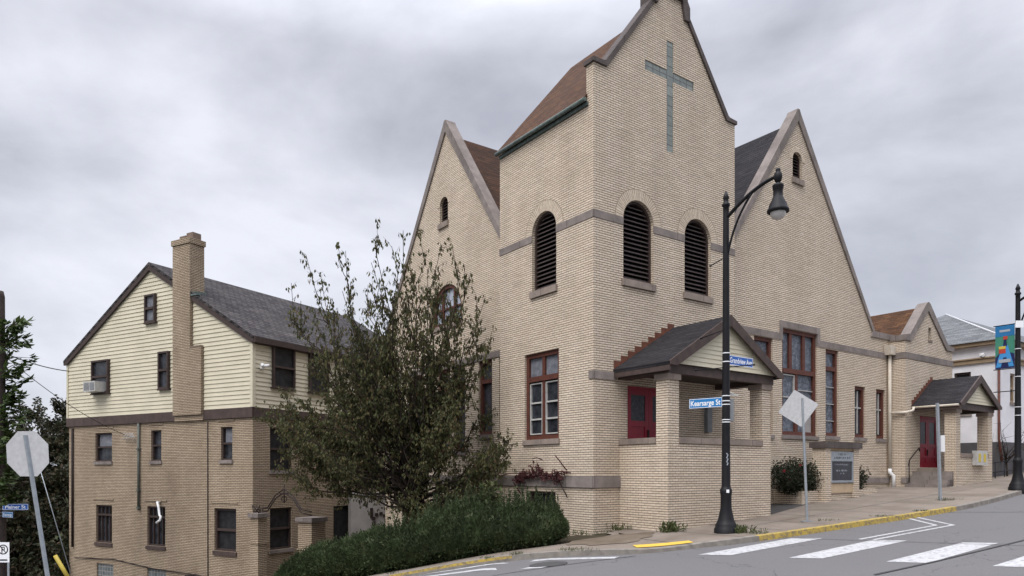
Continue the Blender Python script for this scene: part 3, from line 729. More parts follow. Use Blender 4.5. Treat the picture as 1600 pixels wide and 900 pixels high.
# ------------------------------------------------------------------ planter, notice sign, shrubs
pl = empty('planter', (CH0[0], CH0[1], 0), TH_CH, 'low brick planter bed along the church wall around the notice board', 'planter')
m = MB(); m.box(8.86, 9.15, -.5, .29, -.2, 1.09); m.box(8.86, 10.2, -.8, -.5, -.2, 1.09); m.box(12.1, 13.9, -.8, -.5, 0, 1.09); m.box(13.6, 13.9, -.5, .29, 0, 1.09); split_build(m, 'planter_wall', M['brick'], pl)
m = MB(); m.box(9.15, 13.6, -.5, .28, .4, 1.02); m.build('mulch', M['mulch'], pl)
cs = empty('church_sign', (CH0[0], CH0[1], 0), TH_CH, 'brick notice board pier with a dark letter board and stone cap', 'sign')
m = MB(); m.box(9.9, 10.25, -1.05, -.55, 0, 2.58); m.box(11.75, 12.12, -1.05, -.55, 0, 2.58); m.box(10.25, 11.75, -.95, -.55, 0, 2.58); m.build('pier', M['brick'], cs)
m = MB(); m.box(10.25, 11.75, -1.0, -.951, 2.50, 2.579); m.box(10.25, 11.75, -1.0, -.951, 1.0, 1.32); split_build(m, 'cement_panel', M['buff_panel'], cs)
m = MB(); m.box(9.82, 12.2, -1.13, -.47, 2.58, 2.80); m.build('cap', M['stone_dark'], cs)
m = MB(); PB = PR(-1.04)
m.prism(PB, rect(10.25,11.75,1.36,2.46), 0, .08, [rect(10.33,11.67,1.44,2.12)]); fb = m.build('notice_board', M['galv'], cs)
m = MB(); m.pbox(PB, 10.34, 11.66, 1.45, 2.11, .03, .05); m.build('letter_panel', M['board_black'], fb)
m = MB(); r2 = random.Random(3)
def scribble(m, u0, u1, z, h, P, d):                   # unreadable rows of small letters
    u = u0
    while u < u1:
        w = r2.uniform(.03, .05)
        if r2.random() > .16:
            m.pbox(P, u, u+.012, z, z+h, d-.004, d)
            if r2.random() > .3: m.pbox(P, u+.013, u+w*.8, z+r2.choice((0,h*.45,h*.82)), z+h*.18+r2.choice((0,h*.4,h*.8)), d-.004, d)
        u += w+.012
scribble(m, 10.72, 11.22, 2.33, .07, PB, 0); scribble(m, 10.48, 11.52, 2.2, .08, PB, 0); m.build('heading', M['sign_black'], fb)
m = MB(); scribble(m, 10.55, 11.45, 1.98, .05, PB, .028); scribble(m, 10.65, 11.35, 1.76, .06, PB, .028); scribble(m, 10.82, 11.15, 1.66, .06, PB, .028); m.build('lettering', M['banner_grey'], fb)

def rvec(r=rnd): 
    while True:
        v = Vector((r.uniform(-1,1), r.uniform(-1,1), r.uniform(-1,1)))
        if .05 < v.length < 1: return v
def bush(name, c, rx, ry, rz, n, mat, label, cat, L=.09, Wd=.05, seed=1, stems=10, rot=0, petals=0):
    r = random.Random(seed); e = empty(name, c, rot, label, cat)
    m = MB(); s = MB(); tips = []
    for k in range(stems):
        a = r.uniform(0, 6.28); q = r.uniform(.3, 1); tip = Vector((rx*q*math.cos(a), ry*q*math.sin(a), rz*r.uniform(1.2, 2.15)*(1-.25*q)))
        s.tube([(0+.1*math.cos(a), .1*math.sin(a), -.1), tip*.5+Vector((0,0,.1)), tip], [.02,.014,.006], 5); tips.append(tip)
    for k in range(n):
        if k % 3: 
            t = r.choice(tips); p = t*r.uniform(.3, 1.0)+rvec(r)*.28
        else:
            p = rvec(r); p = Vector((p.x*rx, p.y*ry, rz+p.z*rz))
        if p.z < .02: p.z = r.uniform(.02, .3)
        m.leaf(p, rvec(r)+Vector((0,0,.1)), rvec(r), L*r.uniform(.6,1.3), Wd*r.uniform(.7,1.3))
    m.build('foliage', mat, e); s.build('stem', M['bark'], e)
    if petals:
        m = MB()
        for k in range(petals):
            t = r.choice(tips)*r.uniform(.8,1.05)
            for j in range(7): m.leaf(t, rvec(r), rvec(r), .06, .06)
        m.build('flower', M['petal_red'], e)
    return e
bush('rose_bush', W(9.15, -.38, .9), 1.45, .62, .64, 7600, M['leaf_rose'], 'wide dark rose bush left of the notice board with a few red blooms', 'bush', .085, .05, 3, 26, TH_CH, 9)
bush('rose_bush', W(12.85, -.4, .95), .62, .45, .52, 1900, M['leaf_rose'], 'smaller loose bush right of the notice board', 'bush', .09, .05, 4, 16, TH_CH)

# ------------------------------------------------------------------ house
house = empty('house', (HO0[0], HO0[1], 0), TH_HO, 'tan brick house with pale yellow upper siding and a tall chimney', 'house')
HG = lambda u, z, d: (u, d, z); HS = lambda u, z, d: (-d, u, z)
HB = -8.0
gw = [(-10.45,-9.17,2.22,3.52), (-6.34,-5.64,2.22,3.54), (-1.85,-1.17,2.22,3.55), (-10.4,-9.17,-1.5,.23), (-6.61,-5.38,-1.46,.25), (-2.24,-.95,-1.45,.26)]
gb = [(-10.35,-9.07,-3.2,-2.46), (-6.61,-5.34,-3.2,-2.44)]
swn = [(.86,2.05,1.8,3.55), (3.4,4.5,1.8,3.55), (6.2,7.3,1.8,3.55), (.86,2.02,-1.41,.28), (6.4,7.4,-1.41,.28)]
SD = (4.46, 5.54, -2.6, .22)
m = MB()
m.prism(HG, rect(-12.57, 0, HB, 3.9), 0, .3, [rect(*w) for w in gw+gb])
m.prism(HS, rect(.3, 12.4, HB, 3.9), 0, .3, [rect(*w) for w in swn+[SD]])
m.box(-12.57, -12.27, .3, 12.4, HB, 3.9); m.box(-12.27, -.3, 12.1, 12.4, HB, 3.9)
hw = m.build('brick_wall', M['brick_house'], house)
for k, w in enumerate(gw):
    z = (w[2]+w[3])/2
    if k in (3, 4):
        c = [w[0]+(w[1]-w[0])*j/4 for j in (1,2,3)]
        window(HG, *w, hw, 1, (w[3]-.45,), .07, 'brownwood', 'pane_dark', cuts=[c, c], mull=.035, sill='fascia', sillh=.15)
    elif k == 5: window(HG, *w, hw, 1, (z,), .08, 'brownwood', 'screen', sill='fascia', sillh=.17)
    else:
        ww = window(HG, *w, hw, 1, (z,), .06, 'brownwood', 'pane_dark', sill='stone', sillh=.14)
        if k in (0, 2): q = MB(); q.face([HG(a, b, .165) for a, b in rect(w[0]+.1, w[1]-.1, z+.05, w[3]-.08)]); q.build('upper_pane', M['pane_grey'], ww)
for w in swn: window(HS, *w, hw, 1, ((w[2]+w[3])/2,), .07, 'brownwood', 'screen', sill='stone')
for w in gb:
    m = MB(); m.pbox(HG, *w, .06, .14); m.build('glass_block_window', M['glassblock_small'], hw)
m = MB(); m.pbox(HS, *SD, .12, .2); m.build('door', M['screen'], hw)
m = MB()
for w in gw: m.pbox(HG, w[0]-.18, w[1]+.12, w[3]+.22, w[3]+.285, -.03, .05)
split_build(m, 'lintel_course', M['brick_house'], hw)
# siding storey
m = MB(); z = 4.28; pitch = .172; sl = (10.6-7.05)/6.285
while z < 10.45:
    zt = z+pitch; q0 = max(0, (z-7.02)/sl); q1 = max(0, (zt-7.02)/sl)
    x0, x1, y0, y1 = -12.57-.03+q0, .03-q0, -12.6+q1, .03-q1
    if y1 <= y0: y0 = y1 = -6.285
    for lo, hi, lo1, hi1 in ([(x0, min(x1,-4.64), y0, min(y1,-4.64)), (-2.81 if z < 6.8 else -3.49, x1, -2.81 if z < 6.8 else -3.49, max(y1, -2.81 if z < 6.8 else -3.49))] if z < 9.2 else [(x0, min(x1,-4.64), y0, min(y1,-4.64))]):
        if hi <= lo: continue
        m.face([HG(lo,z,-.065), HG(hi,z,-.065), HG(hi1,zt,-.035), HG(lo1,zt,-.035)]); m.face([HG(lo,z,-.03), HG(hi,z,-.03), HG(hi,z,-.065), HG(lo,z,-.065)])
    if z < 7.0:
        m.face([HS(.0-.03,z,-.065), HS(12.4,z,-.065), HS(12.4,zt,-.035), HS(-.03,zt,-.035)]); m.face([HS(-.03,z,-.03), HS(12.4,z,-.03), HS(12.4,z,-.065), HS(-.03,z,-.065)])
    z += pitch
m.pbox(HG, -.06, .09, 4.28, 7.0, -.09, -.03); m.pbox(HS, -.029, .06, 4.28, 7.0, -.09, -.061); m.pbox(HG, -12.64, -12.52, 4.28, 7.0, -.09, -.03)
m.box(-12.5, -.1, .05, 12.2, 3.95, 7.0); m.box(-12.58, -12.5, 0, 12.4, 4.2, 7.0)
m.prism(HG, [(-12.4,7.0),(-.1,7.0),(-6.285,10.5)], .02, 12.3)
sd = m.build('upper_siding', M['siding'], house)
for (u0,u1,z0,z1,pn) in ((-10.5,-9.22,5.33,6.84,'pane_dark'), (-5.64,-4.96,5.27,6.86,'pane_dark'), (-6.57,-5.86,8.19,9.4,'pane_grey')):
    m = MB(); m.pbox(HG, u0+.05, u1-.05, z0+.05, z1-.05, -.05, -.0); window(lambda u, z, d: HG(u, z, d-.255), u0, u1, z0, z1, sd, 1, ((z0+z1)/2,), .08, 'brownwood', pn, sill='brownwood', sillh=.05, silld=.07)
for y0, y1 in ((.89,2.05), (2.88,4.02), (5.9,7.0), (8.4,9.5)): window(lambda u, z, d: HS(u, z, d-.255), y0, y1, 5.14, 6.84, sd, 1, (5.98,), .07, 'brownwood', 'screen', sill='brownwood', sillh=.05, silld=.07)
m = MB()
for x0, x1 in ((-12.66,-4.63), (-2.82,.06)): m.pbox(HG, x0, x1, 3.88, 4.27, -.085, .02)
m.pbox(HS, -.0, 12.4, 3.88, 4.27, -.085, -.001); split_build(m, 'band_board', M['fascia'], house)
m = MB(); roofslab(m, HG, -12.78, 7.02, -6.285, 10.8, .22, 7.02, -.16, 12.5, .12); hr = m.build('roof', M['slate'], house)
m = MB(); m.prism(HG, [(-12.78,6.80),(-12.78,6.89),(-6.285,10.67),(.22,6.89),(.22,6.80),(0,6.80),(-6.285,10.45),(-12.57,6.80)], -.15, -.076)
m.prism(HG, [(.08,6.74),(.30,6.78),(.30,7.0),(.23,7.0),(.2,6.88)], -.14, 12.5); m.build('rake_board', M['brownwood'], hr)
# chimney
m = MB(); m.box(-4.62, -3.51, -.19, .5, 6.87, 11.2); m.box(-4.62, -2.83, -.19, -.001, 4.1, 6.87); m.box(-4.62, -2.83, -.10, -.001, 3.86, 4.1)
m.box(-4.665, -3.465, -.235, .545, 11.2, 11.42)
ch = m.build('chimney', M['brick_house'], house)
m = MB(); m.box(-4.4, -4.0, -.02, .38, 11.45, 11.62); m.box(-3.95, -3.55, -.02, .38, 11.45, 11.7); split_build(m, 'chimney_pot', M['clay'], ch)
m = MB(); m.box(-3.5, -2.83, -.2, -.002, 6.87, 6.92); m.build('shoulder_cap', M['clay'], ch)
m = MB(); m.prism(PL(-3.5), [(-.16,8.9),(.6,8.9),(.6,9.3),(-.16,9.2)], 0, .012); m.box(-3.5,-3.1,-.18,.02,9.0,9.06); m.build('flashing', M['copper'], ch)
# pipes, wires and fittings on the house
m = MB(); m.tube([(-7.11,-.08,3.86),(-7.11,-.08,.05)], .055, 8)
for z in (2.7, .9, .12): m.box(-7.18, -7.04, -.15, -.01, z, z+.08)
m.build('drain_pipe', M['green_pipe'], house)
m = MB(); m.tube([(-12.2,-.06,3.8),(-12.2,-.06,-1.8)], .05, 6); m.tube([(-12.0,-.06,-2.3),(-9,-.04,-2.2),(-6,-.04,-2.45),(-3.2,-.05,-2.5)], .022, 5)
m.tube([(-2.62,-.03,3.8),(-2.6,-.03,-2.6)], .018, 5); m.tube([(-3.9,-.1,-2.6),(-3.3,-.12,-2.5),(-2.6,-.1,-2.62),(-2.2,-.15,-2.6)], .06, 6); m.build('wiring', M['iron'], house)
m = MB(); m.tube([(-5.7,-.02,.42),(-5.62,-.2,.45),(-5.5,-.22,.2),(-5.42,-.24,-.1),(-5.3,-.26,-.15),(-5.3,-.3,-.3),(-5.5,-.32,-.42)], .05, 8); m.build('vent_pipe', M['pvc'], house)
m = MB()
for k in range(7): m.tube([(-8.0+.12*k,-.05,3.05),(-7.9+.1*k,-.25,3.45)], .012, 4)
m.tube([(-8.1,-.2,3.2),(-7.2,-.2,3.3)], .012, 4); m.build('wire_bracket', M['alu'], house)
m = MB(); m.box(.06, .16, .30, .42, 5.8, 5.95); m.tube([(.16,.36,5.9),(.3,.2,5.95)], .06, 8); m.tube([(.16,.36,5.9),(.3,.55,5.95)], .06, 8); m.build('floodlight', M['pvc'], house)
# air conditioner
ac = empty('air_conditioner', (HO0[0], HO0[1], 0), TH_HO, 'white window air conditioner in the upper left house window', 'air conditioner')
m = MB(); m.box(-10.35, -9.45, -.62, -.09, 5.36, 5.82); m.build('housing', M['white_sash'], ac)
m = MB()
for k in range(7): m.box(-10.28+.06*k, -10.25+.06*k, -.63, -.621, 5.42, 5.76)
m.box(-9.83, -9.5, -.63, -.621, 5.42, 5.76); m.build('grille', M['grey_box'], ac)

# ------------------------------------------------------------------ garden gate by the house
def pillar(p, w, zb, zt, label):
    e = empty('gate_pillar', (p.x, p.y, 0), TH_HO, label, 'pillar', 'gate pillars beside the house')
    m = MB(); m.box(-w/2, w/2, -w/2, w/2, zb, zt); m.box(-w/2-.03, w/2+.03, -w/2-.03, w/2+.03, zt-1.0, zt-.93); m.build('shaft', M['brick_house'], e)
    m = MB(); m.box(-w/2-.07, w/2+.07, -w/2-.07, w/2+.07, zt, zt+.16); m.build('cap', M['stone'], e)
p1, p2 = at(404, 804, 27.2), at(487, 810, 25.4)
pillar(p1, .42, -4, .02, 'brick gate pillar touching the house corner, holding the iron arch'); pillar(p2, .66, -4, -.02, 'free standing brick gate pillar rising behind the hedge')
m = MB(); A = Vector((p1.x, p1.y, .2)); B = Vector((p2.x, p2.y, .2)); mid = (A+B)/2
for dz in (0, .12):
    m.tube([A+Vector((0,0,dz)), A.lerp(B,.18)+Vector((0,0,.08+dz)), A.lerp(B,.33)+Vector((0,0,.55+dz)), mid+Vector((0,0,.8+dz)), A.lerp(B,.67)+Vector((0,0,.55+dz)), A.lerp(B,.82)+Vector((0,0,.08+dz)), B+Vector((0,0,dz))], .025, 6)
m.tube([mid+Vector((0,0,.4)), mid+Vector((0,0,1.1))], .025, 5); m.tube([mid+Vector((-.18,.1,.75)), mid+Vector((.18,-.1,.75))], .025, 5)
for k in range(8):
    t = k*math.pi/4; m.tube([mid+Vector((.1*math.cos(t),0,.55+.1*math.sin(t))), mid+Vector((.1*math.cos(t+.8),0,.55+.1*math.sin(t+.8)))], .018, 4)
for k in range(10): m.tube([A+Vector((rnd.uniform(-.2,.2), rnd.uniform(-.1,.1), .0)), A+Vector((rnd.uniform(-.25,.25), rnd.uniform(-.1,.1), .28))], .016, 4)
tag(m.build('iron_arch', M['iron']), 'rusty wrought iron arch spanning the two brick gate pillars', 'gate arch')
# pale wall with ring ornament between house and church
e = empty('garden_wall', at(590, 800, 33.0), TH_CH, 'pale plastered wall with a dark ring ornament seen beneath the tree', 'wall')
m = MB(); m.box(-1.3, 1.35, 0, .3, -4, .9); m.build('panel', M['plaster'], e)
m = MB()
for k in range(9): t = k*2*math.pi/9; m.box(.1+.33*math.cos(t)-.07, .1+.33*math.cos(t)+.07, -.06, -.002, -.4+.33*math.sin(t)-.07, -.4+.33*math.sin(t)+.07)
m.box(-.38,-.26,-.06,-.002,-.25,.2); m.box(.5,.62,-.06,-.002,-.2,.22); m.build('ornament', M['iron'], e)

# ------------------------------------------------------------------ street lamps
def lamp_parts(e, H, arm=True, base_z=0):
    m = MB()
    m.lathe((0,0,base_z), [(.30,-.12),(.30,.10),(.27,.13),(.27,.20),(.24,.24),(.20,.34),(.165,.50),(.14,.62),(.135,.95),(.15,1.02),(.15,1.10),(.125,1.13),(.11,1.2),(.10,2.5),(.075,H-.55),(.075,H-.40),(.10,H-.38),(.10,H-.33),(.07,H-.30),(.06,H-.22),(.085,H-.18),(.02,H),(.001,H)], 20)
    m.build('post', M['black_metal'], e)
def bez(p0, p1, p2, n=12): return [p0*(1-t)**2+p1*2*t*(1-t)+p2*t*t for t in [k/n for k in range(n+1)]]
LP = Vector((5.47, 18.32, 0)); LPz = S(LP.x, LP.y)
lamp = empty('street_lamp', (LP.x, LP.y, LPz), 0, 'tall black street lamp with a bell shaped head before the church tower', 'street lamp', 'black street lamps on the avenue')
lamp_parts(lamp, 8.72)
st = -DL
def lamp_head(e, zroot, ztip, ln, scale=1):
    m = MB(); tip = st*ln+Vector((0,0,ztip))
    m.tube(bez(Vector((0,0,zroot)), st*ln*.55+Vector((0,0,ztip-.02)), tip), .045, 8)
    m.tube(bez(Vector((0,0,zroot-.95))+st*.05, st*ln*.16+Vector((0,0,zroot-.1)), st*ln*.52+Vector((0,0,zroot+(ztip-zroot)*.70))), .028, 6)
    m.lathe((tip.x,tip.y,tip.z), [(.0,.18),(.05,.17),(.06,.12),(.05,.1),(.09,.05),(.10,-.05),(.07,-.14),(.05,-.16)], 14); m.build('arm', M['black_metal'], e)
    m = MB(); m.lathe((tip.x,tip.y,tip.z-.16), [(.05,0),(.08,-.03),(.125,-.06),(.135,-.10),(.12,-.12),(.125,-.16),(.11,-.18),(.115,-.35),(.13,-.37),(.15,-.43),(.20,-.52),(.225,-.62),(.255,-.66),(.255,-.71),(.21,-.73),(.20,-.68)], 22)
    hd = m.build('lamp_head', M['black_metal'], e)
    m = MB(); m.lathe((tip.x,tip.y,tip.z-.86), [(.185,.0),(.18,-.06),(.145,-.13),(.08,-.18),(.01,-.195)], 18); m.build('globe', M['bulb'], hd)
lamp_head(lamp, 8.02, 8.62, 1.5)
m = MB()
for z, a0, b0 in ((7.05, -.42, 0), (5.2, -.68, 0), (4.22, -.82, .72)):
    m = MB(); d = Vector((KD.x*.6+DL.x*.4, KD.y*.6+DL.y*.4, 0)).normalized()
    p0 = -d*a0; p1 = -d*b0
    for q, rr in ((d*abs(a0), -.16 if z > 4.5 else .0), (-d*b0*1.0, 0)):
        if q.length > .01:
            m.tube([Vector((0,0,z)), q+Vector((0,0,z+rr))], .014, 5); m.lathe((q.x,q.y,z+rr), [(.001,.03),(.03,.015),(.03,-.015),(.001,-.03)], 8)
    m.build('banner_arm', M['black_metal'], lamp)
m = MB()
for z in (4.58, 4.36, 3.49, 3.36, 3.27, 2.88, 2.82): m.lathe((0,0,z), [(.098,-.012),(.104,-.01),(.104,.01),(.098,.012)], 16)
split_build(m, 'steel_band', M['sign_white'], lamp)
m = MB(); m.box(.10, .20, .0, .14, 2.85, 3.42); m.build('control_box', M['grey_box'], lamp)
m = MB(); m.tube([(.05,.1,3.62),(.3,.12,3.52)], .02, 6); m.box(.1,.34,.08,.16,3.5,3.54); m.build('floodlight', M['white_sash'], lamp)
m = MB(); m.box(-.035, .035, -.157, -.145, 1.02, 1.1); m.build('sticker', M['sign_white'], lamp)
m = MB()
for k in range(9): 
    z = 1.72+k*.035; x = .012*math.sin(k*2.1); m.box(x-.014, x+.014, -.118, -.104, z, z+.03)
m.build('graffiti', M['banner_grey'], lamp)

def text_on(parent, s, d, org, L, h, mat, off, side=1):
    """flat raised lettering along direction d (unit, world) fitted to length L and cap height h"""
    cu = bpy.data.curves.new('lettering', 'FONT'); cu.body = s; cu.size = 1; cu.offset = .02
    to = bpy.data.objects.new('tmp', cu); C.objects.link(to)
    dg = bpy.context.evaluated_depsgraph_get(); dg.update()
    me = bpy.data.meshes.new_from_object(to.evaluated_get(dg)); bpy.data.objects.remove(to)
    xs = [v.co.x for v in me.vertices]; x0, x1 = min(xs), max(xs)
    n = Vector((d.y, -d.x, 0))*side
    m = MB(); base = 0
    for v in me.vertices:
        q = org+d*((v.co.x-x0)/(x1-x0)*L)+Vector((0,0,v.co.y*h/.72))+n*off; m.vert(q)
    for p in me.polygons: m.f.append(list(p.vertices))
    bpy.data.meshes.remove(me)
    return m.build('lettering', mat, parent)
def blade(name, org, d, L, h, text, label, mat='sign_blue', tilt=0, rev=False, tl=.9, text2=True):
    """street name blade starting at org going along d"""
    e = empty(name, org, 0, label, 'street sign'); n = Vector((d.y, -d.x, 0))
    if n.y > 0: n = -n
    m = MB(); o = Vector((0,0,0))
    def P(u, z, q): return d*u+Vector((0,0,z))-n*q
    m.pbox(P, 0, L, 0, h, -.003, .003); m.build('sign_panel', M[mat], e)
    m = MB(); b = .012
    for q in ((.006,L-.006,.006,.006+b),(.006,L-.006,h-.006-b,h-.006),(.006,.006+b,.02,h-.02),(L-.006-b,L-.006,.02,h-.02)): m.pbox(P, *q, -.0045, -.0032)
    m.build('border', M['sign_white'], e)
    rd = d if d.x > 0 else -d; st_ = d*(L*(1-tl)/2) if d.x > 0 else d*(L-L*(1-tl)/2)
    if text: text_on(e, text, rd, st_+Vector((0,0,h*.25)), L*tl, h*.56, M['sign_white'], .005, 1)
    m = MB()
    for z in (.04, h-.04): m.pbox(P, -.16, .02, z-.006, z+.006, -.004, .004)
    m.build('bracket', M['galv'], e)
    return e
kd2 = (KD*.55+DL*.45).normalized()
o1 = Vector((LP.x, LP.y, 0))+kd2*.10
blade('street_sign', Vector((o1.x, o1.y, LPz+3.22)), kd2, .92, .25, 'Kearsarge St', 'blue street name sign reading Kearsarge St left of the lamp post')
o2 = Vector((LP.x, LP.y, 0))+DR*.10
blade('street_sign', Vector((o2.x, o2.y, LPz+4.30)), DR, 1.02, .25, 'Grandview Ave', 'blue street name sign reading Grandview Ave right of the lamp post', 'sign_blue_dark')

LQ = Vector((18.28, 25.9, 0)); LQz = S(LQ.x, LQ.y)
lamp2 = empty('street_lamp', (LQ.x, LQ.y, LQz), 0, 'black street lamp carrying a blue and green banner at the right edge', 'street lamp', 'black street lamps on the avenue')
lamp_parts(lamp2, 7.45); lamp_head(lamp2, 6.8, 7.35, 1.5)
m = MB()
for z in (6.03, 4.42, 3.6): m = MB(); m.tube([Vector((0,0,z)), DL*.78+Vector((0,0,z))], .018, 5); m.build('banner_arm', M['black_metal'], lamp2)
m = MB()
for z in (5.1, 4.1, 3.0, 2.7): m.lathe((0,0,z), [(.098,-.012),(.106,-.01),(.106,.01),(.098,.012)], 14)
split_build(m, 'steel_band', M['sign_white'], lamp2)
m = MB(); m.box(-.16,.12,-.12,-.10,5.85,6.1); m.build('sign_plate', M['sign_white'], lamp2)
bn = empty('banner', (LQ.x, LQ.y, LQz), 0, 'hanging banner with a light blue hill track and red car on green', 'banner')
def BP(u, z, d): return DL*(.72-u)+Vector((0,0,z))+Vector((-DR.x,-DR.y,0))*(d)
def bflat(poly, d, mat, nm):
    m = MB(); m.prism(BP, poly, d, d-.003); m.build(nm, M[mat], bn)
bflat(rect(0,.62,4.44,6.02), .004, 'banner_green', 'cloth')
bflat(rect(0,.62,5.62,6.02), .008, 'banner_blue', 'top_field'); bflat([(0,4.44),(.62,4.44),(.62,4.95),(.52,5.0),(.12,5.0),(0,4.85)], .008, 'banner_navy', 'lower_field')
bflat([(.02,4.5),(.18,4.5),(.26,4.85),(.36,4.85),(.44,4.5),(.60,4.5),(.40,5.3),(.22,5.3)], .012, 'banner_track', 'track')
bflat([(.25,5.25),(.38,5.25),(.36,5.5),(.28,5.5)], .016, 'banner_navy', 'hill'); bflat(rect(.12,.34,5.0,5.22), .020, 'banner_red', 'car'); bflat(rect(.12,.34,5.16,5.26), .024, 'meter_yellow', 'car_roof'); bflat(rect(.26,.40,5.5,5.62), .020, 'banner_red', 'flag')
bflat(rect(.12,.5,4.66,4.78), .024, 'banner_grey', 'lettering'); bflat(rect(.14,.48,5.78,5.86), .014, 'banner_grey', 'lettering')

# ------------------------------------------------------------------ traffic signs seen from behind
def ngon_sign(name, base, top, poly, facing, label, matp='alu', pw=.03, centre=None, tilt=0, spd=0.02):
    """post from base to top (world); plate polygon (x, z) round centre, seen from behind with the post in front of it"""
    base, top, centre = Vector(base), Vector(top), Vector(centre)
    e = empty(name, base, 0, label, 'traffic sign')
    f = Vector(facing).normalized(); x = Vector((-f.y, f.x, 0)).normalized()
    if x.x < 0: x = -x
    ax = (top-base).normalized(); up = (ax-x*ax.dot(x)).normalized()
    m = MB(); d = ax; s = x*pw; q = f*pw*.6
    def P(u, z, dd): return (top-base)*z+x*u+f*dd
    m.prism(lambda u, v, z: (top-base)*z+x*u+f*v, [(-pw,0),(-pw*.5,-pw*.9),(pw*.5,-pw*.9),(pw,0),(pw*.8,0),(pw*.4,-pw*.6),(-pw*.4,-pw*.6),(-pw*.8,0)], 0, 1)
    m.build('post', M['galv'], e)
    m = MB(); c = centre-base
    ct, sn = math.cos(tilt), math.sin(tilt)
    def Q(u, z, dd): return c+x*(u*ct-z*sn)+up*(u*sn+z*ct)+f*dd
    m.prism(Q, poly, spd, spd+.004); m.build('sign_panel', M[matp], e)
    return e
r8 = .40; octo = [(r8*math.cos(math.pi/8+k*math.pi/4), r8*math.sin(math.pi/8+k*math.pi/4)) for k in range(8)]
sb = at(92, 1010, 11.9); st_ = at(40, 680, 11.7)
ngon_sign('stop_sign', (sb.x, sb.y, G(sb.x, sb.y)-.2) if False else sb, st_, octo, (.1, 1, 0), 'back of a grey octagonal sign on a leaning perforated post', centre=at(41.5, 709, 11.7), pw=.038)
def rounded(s, r=.05, n=4):
    out = []
    for cx, cy, a0 in ((s-r,s-r,0),(-s+r,s-r,90),(-s+r,-s+r,180),(s-r,-s+r,270)):
        for k in range(n+1): t = R(a0+90*k/n); out.append((cx+r*math.cos(t), cy+r*math.sin(t)))
    return out
db = Vector((8.13, 19.74, 0)); db.z = S(db.x, db.y)
dt = at(1253.5, 622, 19.74)
ds = ngon_sign('warning_sign', db, dt, rounded(.375), (.45, 1, 0), 'back of a tilted grey diamond sign on a steel post before the church windows', centre=at(1247, 638, 19.76), tilt=R(-35), pw=.036)
m = MB(); m.box(-.16, .16, -.05, .07, .0, .02); m.build('base_plate', M['galv'], ds)
pb = Vector((14.1, 23.6, 0)); pb.z = S(pb.x, pb.y); pt = at(1464.5, 630, 23.6)
ps = ngon_sign('parking_sign', pb, pt, rect(-.04, .1, -.27, .27), (.85, .5, 0), 'bare grey sign post with a narrow edge on plate near the far porch', centre=at(1471, 693, 23.55), matp='sign_white', pw=.06)

# ------------------------------------------------------------------ utility pole and its signs, wires
UP = at(-2, 737, 26.0)
up_ = empty('utility_pole', (UP.x, UP.y, 0), 0, 'weathered wooden utility pole at the left edge of the photo', 'utility pole')
m = MB(); m.lathe((0,0,0), [(.26,-7),(.24,-2),(.21,5),(.19,8.1),(.15,8.3),(.001,8.32)], 14); m.build('pole', M['wood_pole'], up_)
def bl(v, d, L, h, text, label): 
    p = at(4, v, 25.75); return blade('street_sign', p, Vector(d).normalized(), L, h, text, label, 'sign_blue_dark' if 'upper' in label else 'sign_blue', tl=.8)
b1 = bl(797, (.98,.12,0), .86, .22, 'Plainer St', 'upper small blue street sign on the utility pole')
b2 = bl(808, (.80,-.45,0), .70, .20, 'Kearsarge', 'lower small blue street sign on the utility pole')
npk = empty('no_parking_sign', at(5, 863, 25.6), 0, 'small white no parking sign below the street signs on the pole', 'parking sign')
m = MB(); m.box(-.22, .22, -.004, .004, -.36, .36); m.build('sign_panel', M['sign_white'], npk)
m = MB()
for k in range(20):
    t0, t1 = k*math.pi/10, (k+1)*math.pi/10; m.face([(rr*math.cos(t), -.006, .1+rr*math.sin(t)) for rr, t in ((.14,t0),(.18,t0),(.18,t1),(.14,t1))])
m.face([(-.12,-.007,.21),(-.1,-.007,.23),(.12,-.007,-.01),(.1,-.007,-.03)])
m.box(-.06,-.025,-.008,-.005,-.02,.2); m.box(-.024,.05,-.008,-.005,.17,.2); m.box(-.024,.05,-.008,-.005,.07,.1); m.box(.03,.06,-.0085,-.0055,.1,.17); m.box(-.15,.15,-.008,-.005,-.3,-.25)
m.build('symbol', M['sign_black'], npk)
m = MB(); m.box(.14, .21, .005, .03, -5, -.1); m.build('post', M['galv'], npk)
def wire(p, q, sag, r, label, n=14):
    m = MB(); p, q = Vector(p), Vector(q)
    m.tube([p.lerp(q, k/n)-Vector((0,0,sag*4*(k/n)*(1-k/n))) for k in range(n+1)], r, 5)
    return tag(m.build('overhead_wire', M['sign_black']), label, 'wire')
wire(at(-2, 548, 26), at(108, 580, 33.8), .12, .022, 'upper thick wire from the pole to the yellow house eave')
def hpt(L, z): p = Vector((HO0[0], HO0[1], 0))+KD*L-ND*.12; return Vector((p.x, p.y, z))
wire(at(-2, 548, 26), hpt(7.9, 3.35), .3, .013, 'lower thin wire crossing to the bracket on the house wall')
gwire = empty('guy_wire', at(50, 690, 24), 0, 'thin slanting guy wire running down beside the house', 'guy wire')
q0 = at(50, 690, 24); m = MB(); m.tube([(0,0,0), at(110, 895, 24)-q0], .015, 5); m.build('cable', M['galv'], gwire)
m = MB(); a0, a1 = at(86, 868, 20), at(112, 912, 20); m.tube([a0, a1], .055, 8); m.tube([a1, a1+(a1-a0)*2.2], .02, 6)
tag(m.build('cable_guard', M['yellow']), 'leaning yellow cable guard at the lower left beside the house', 'cable guard')

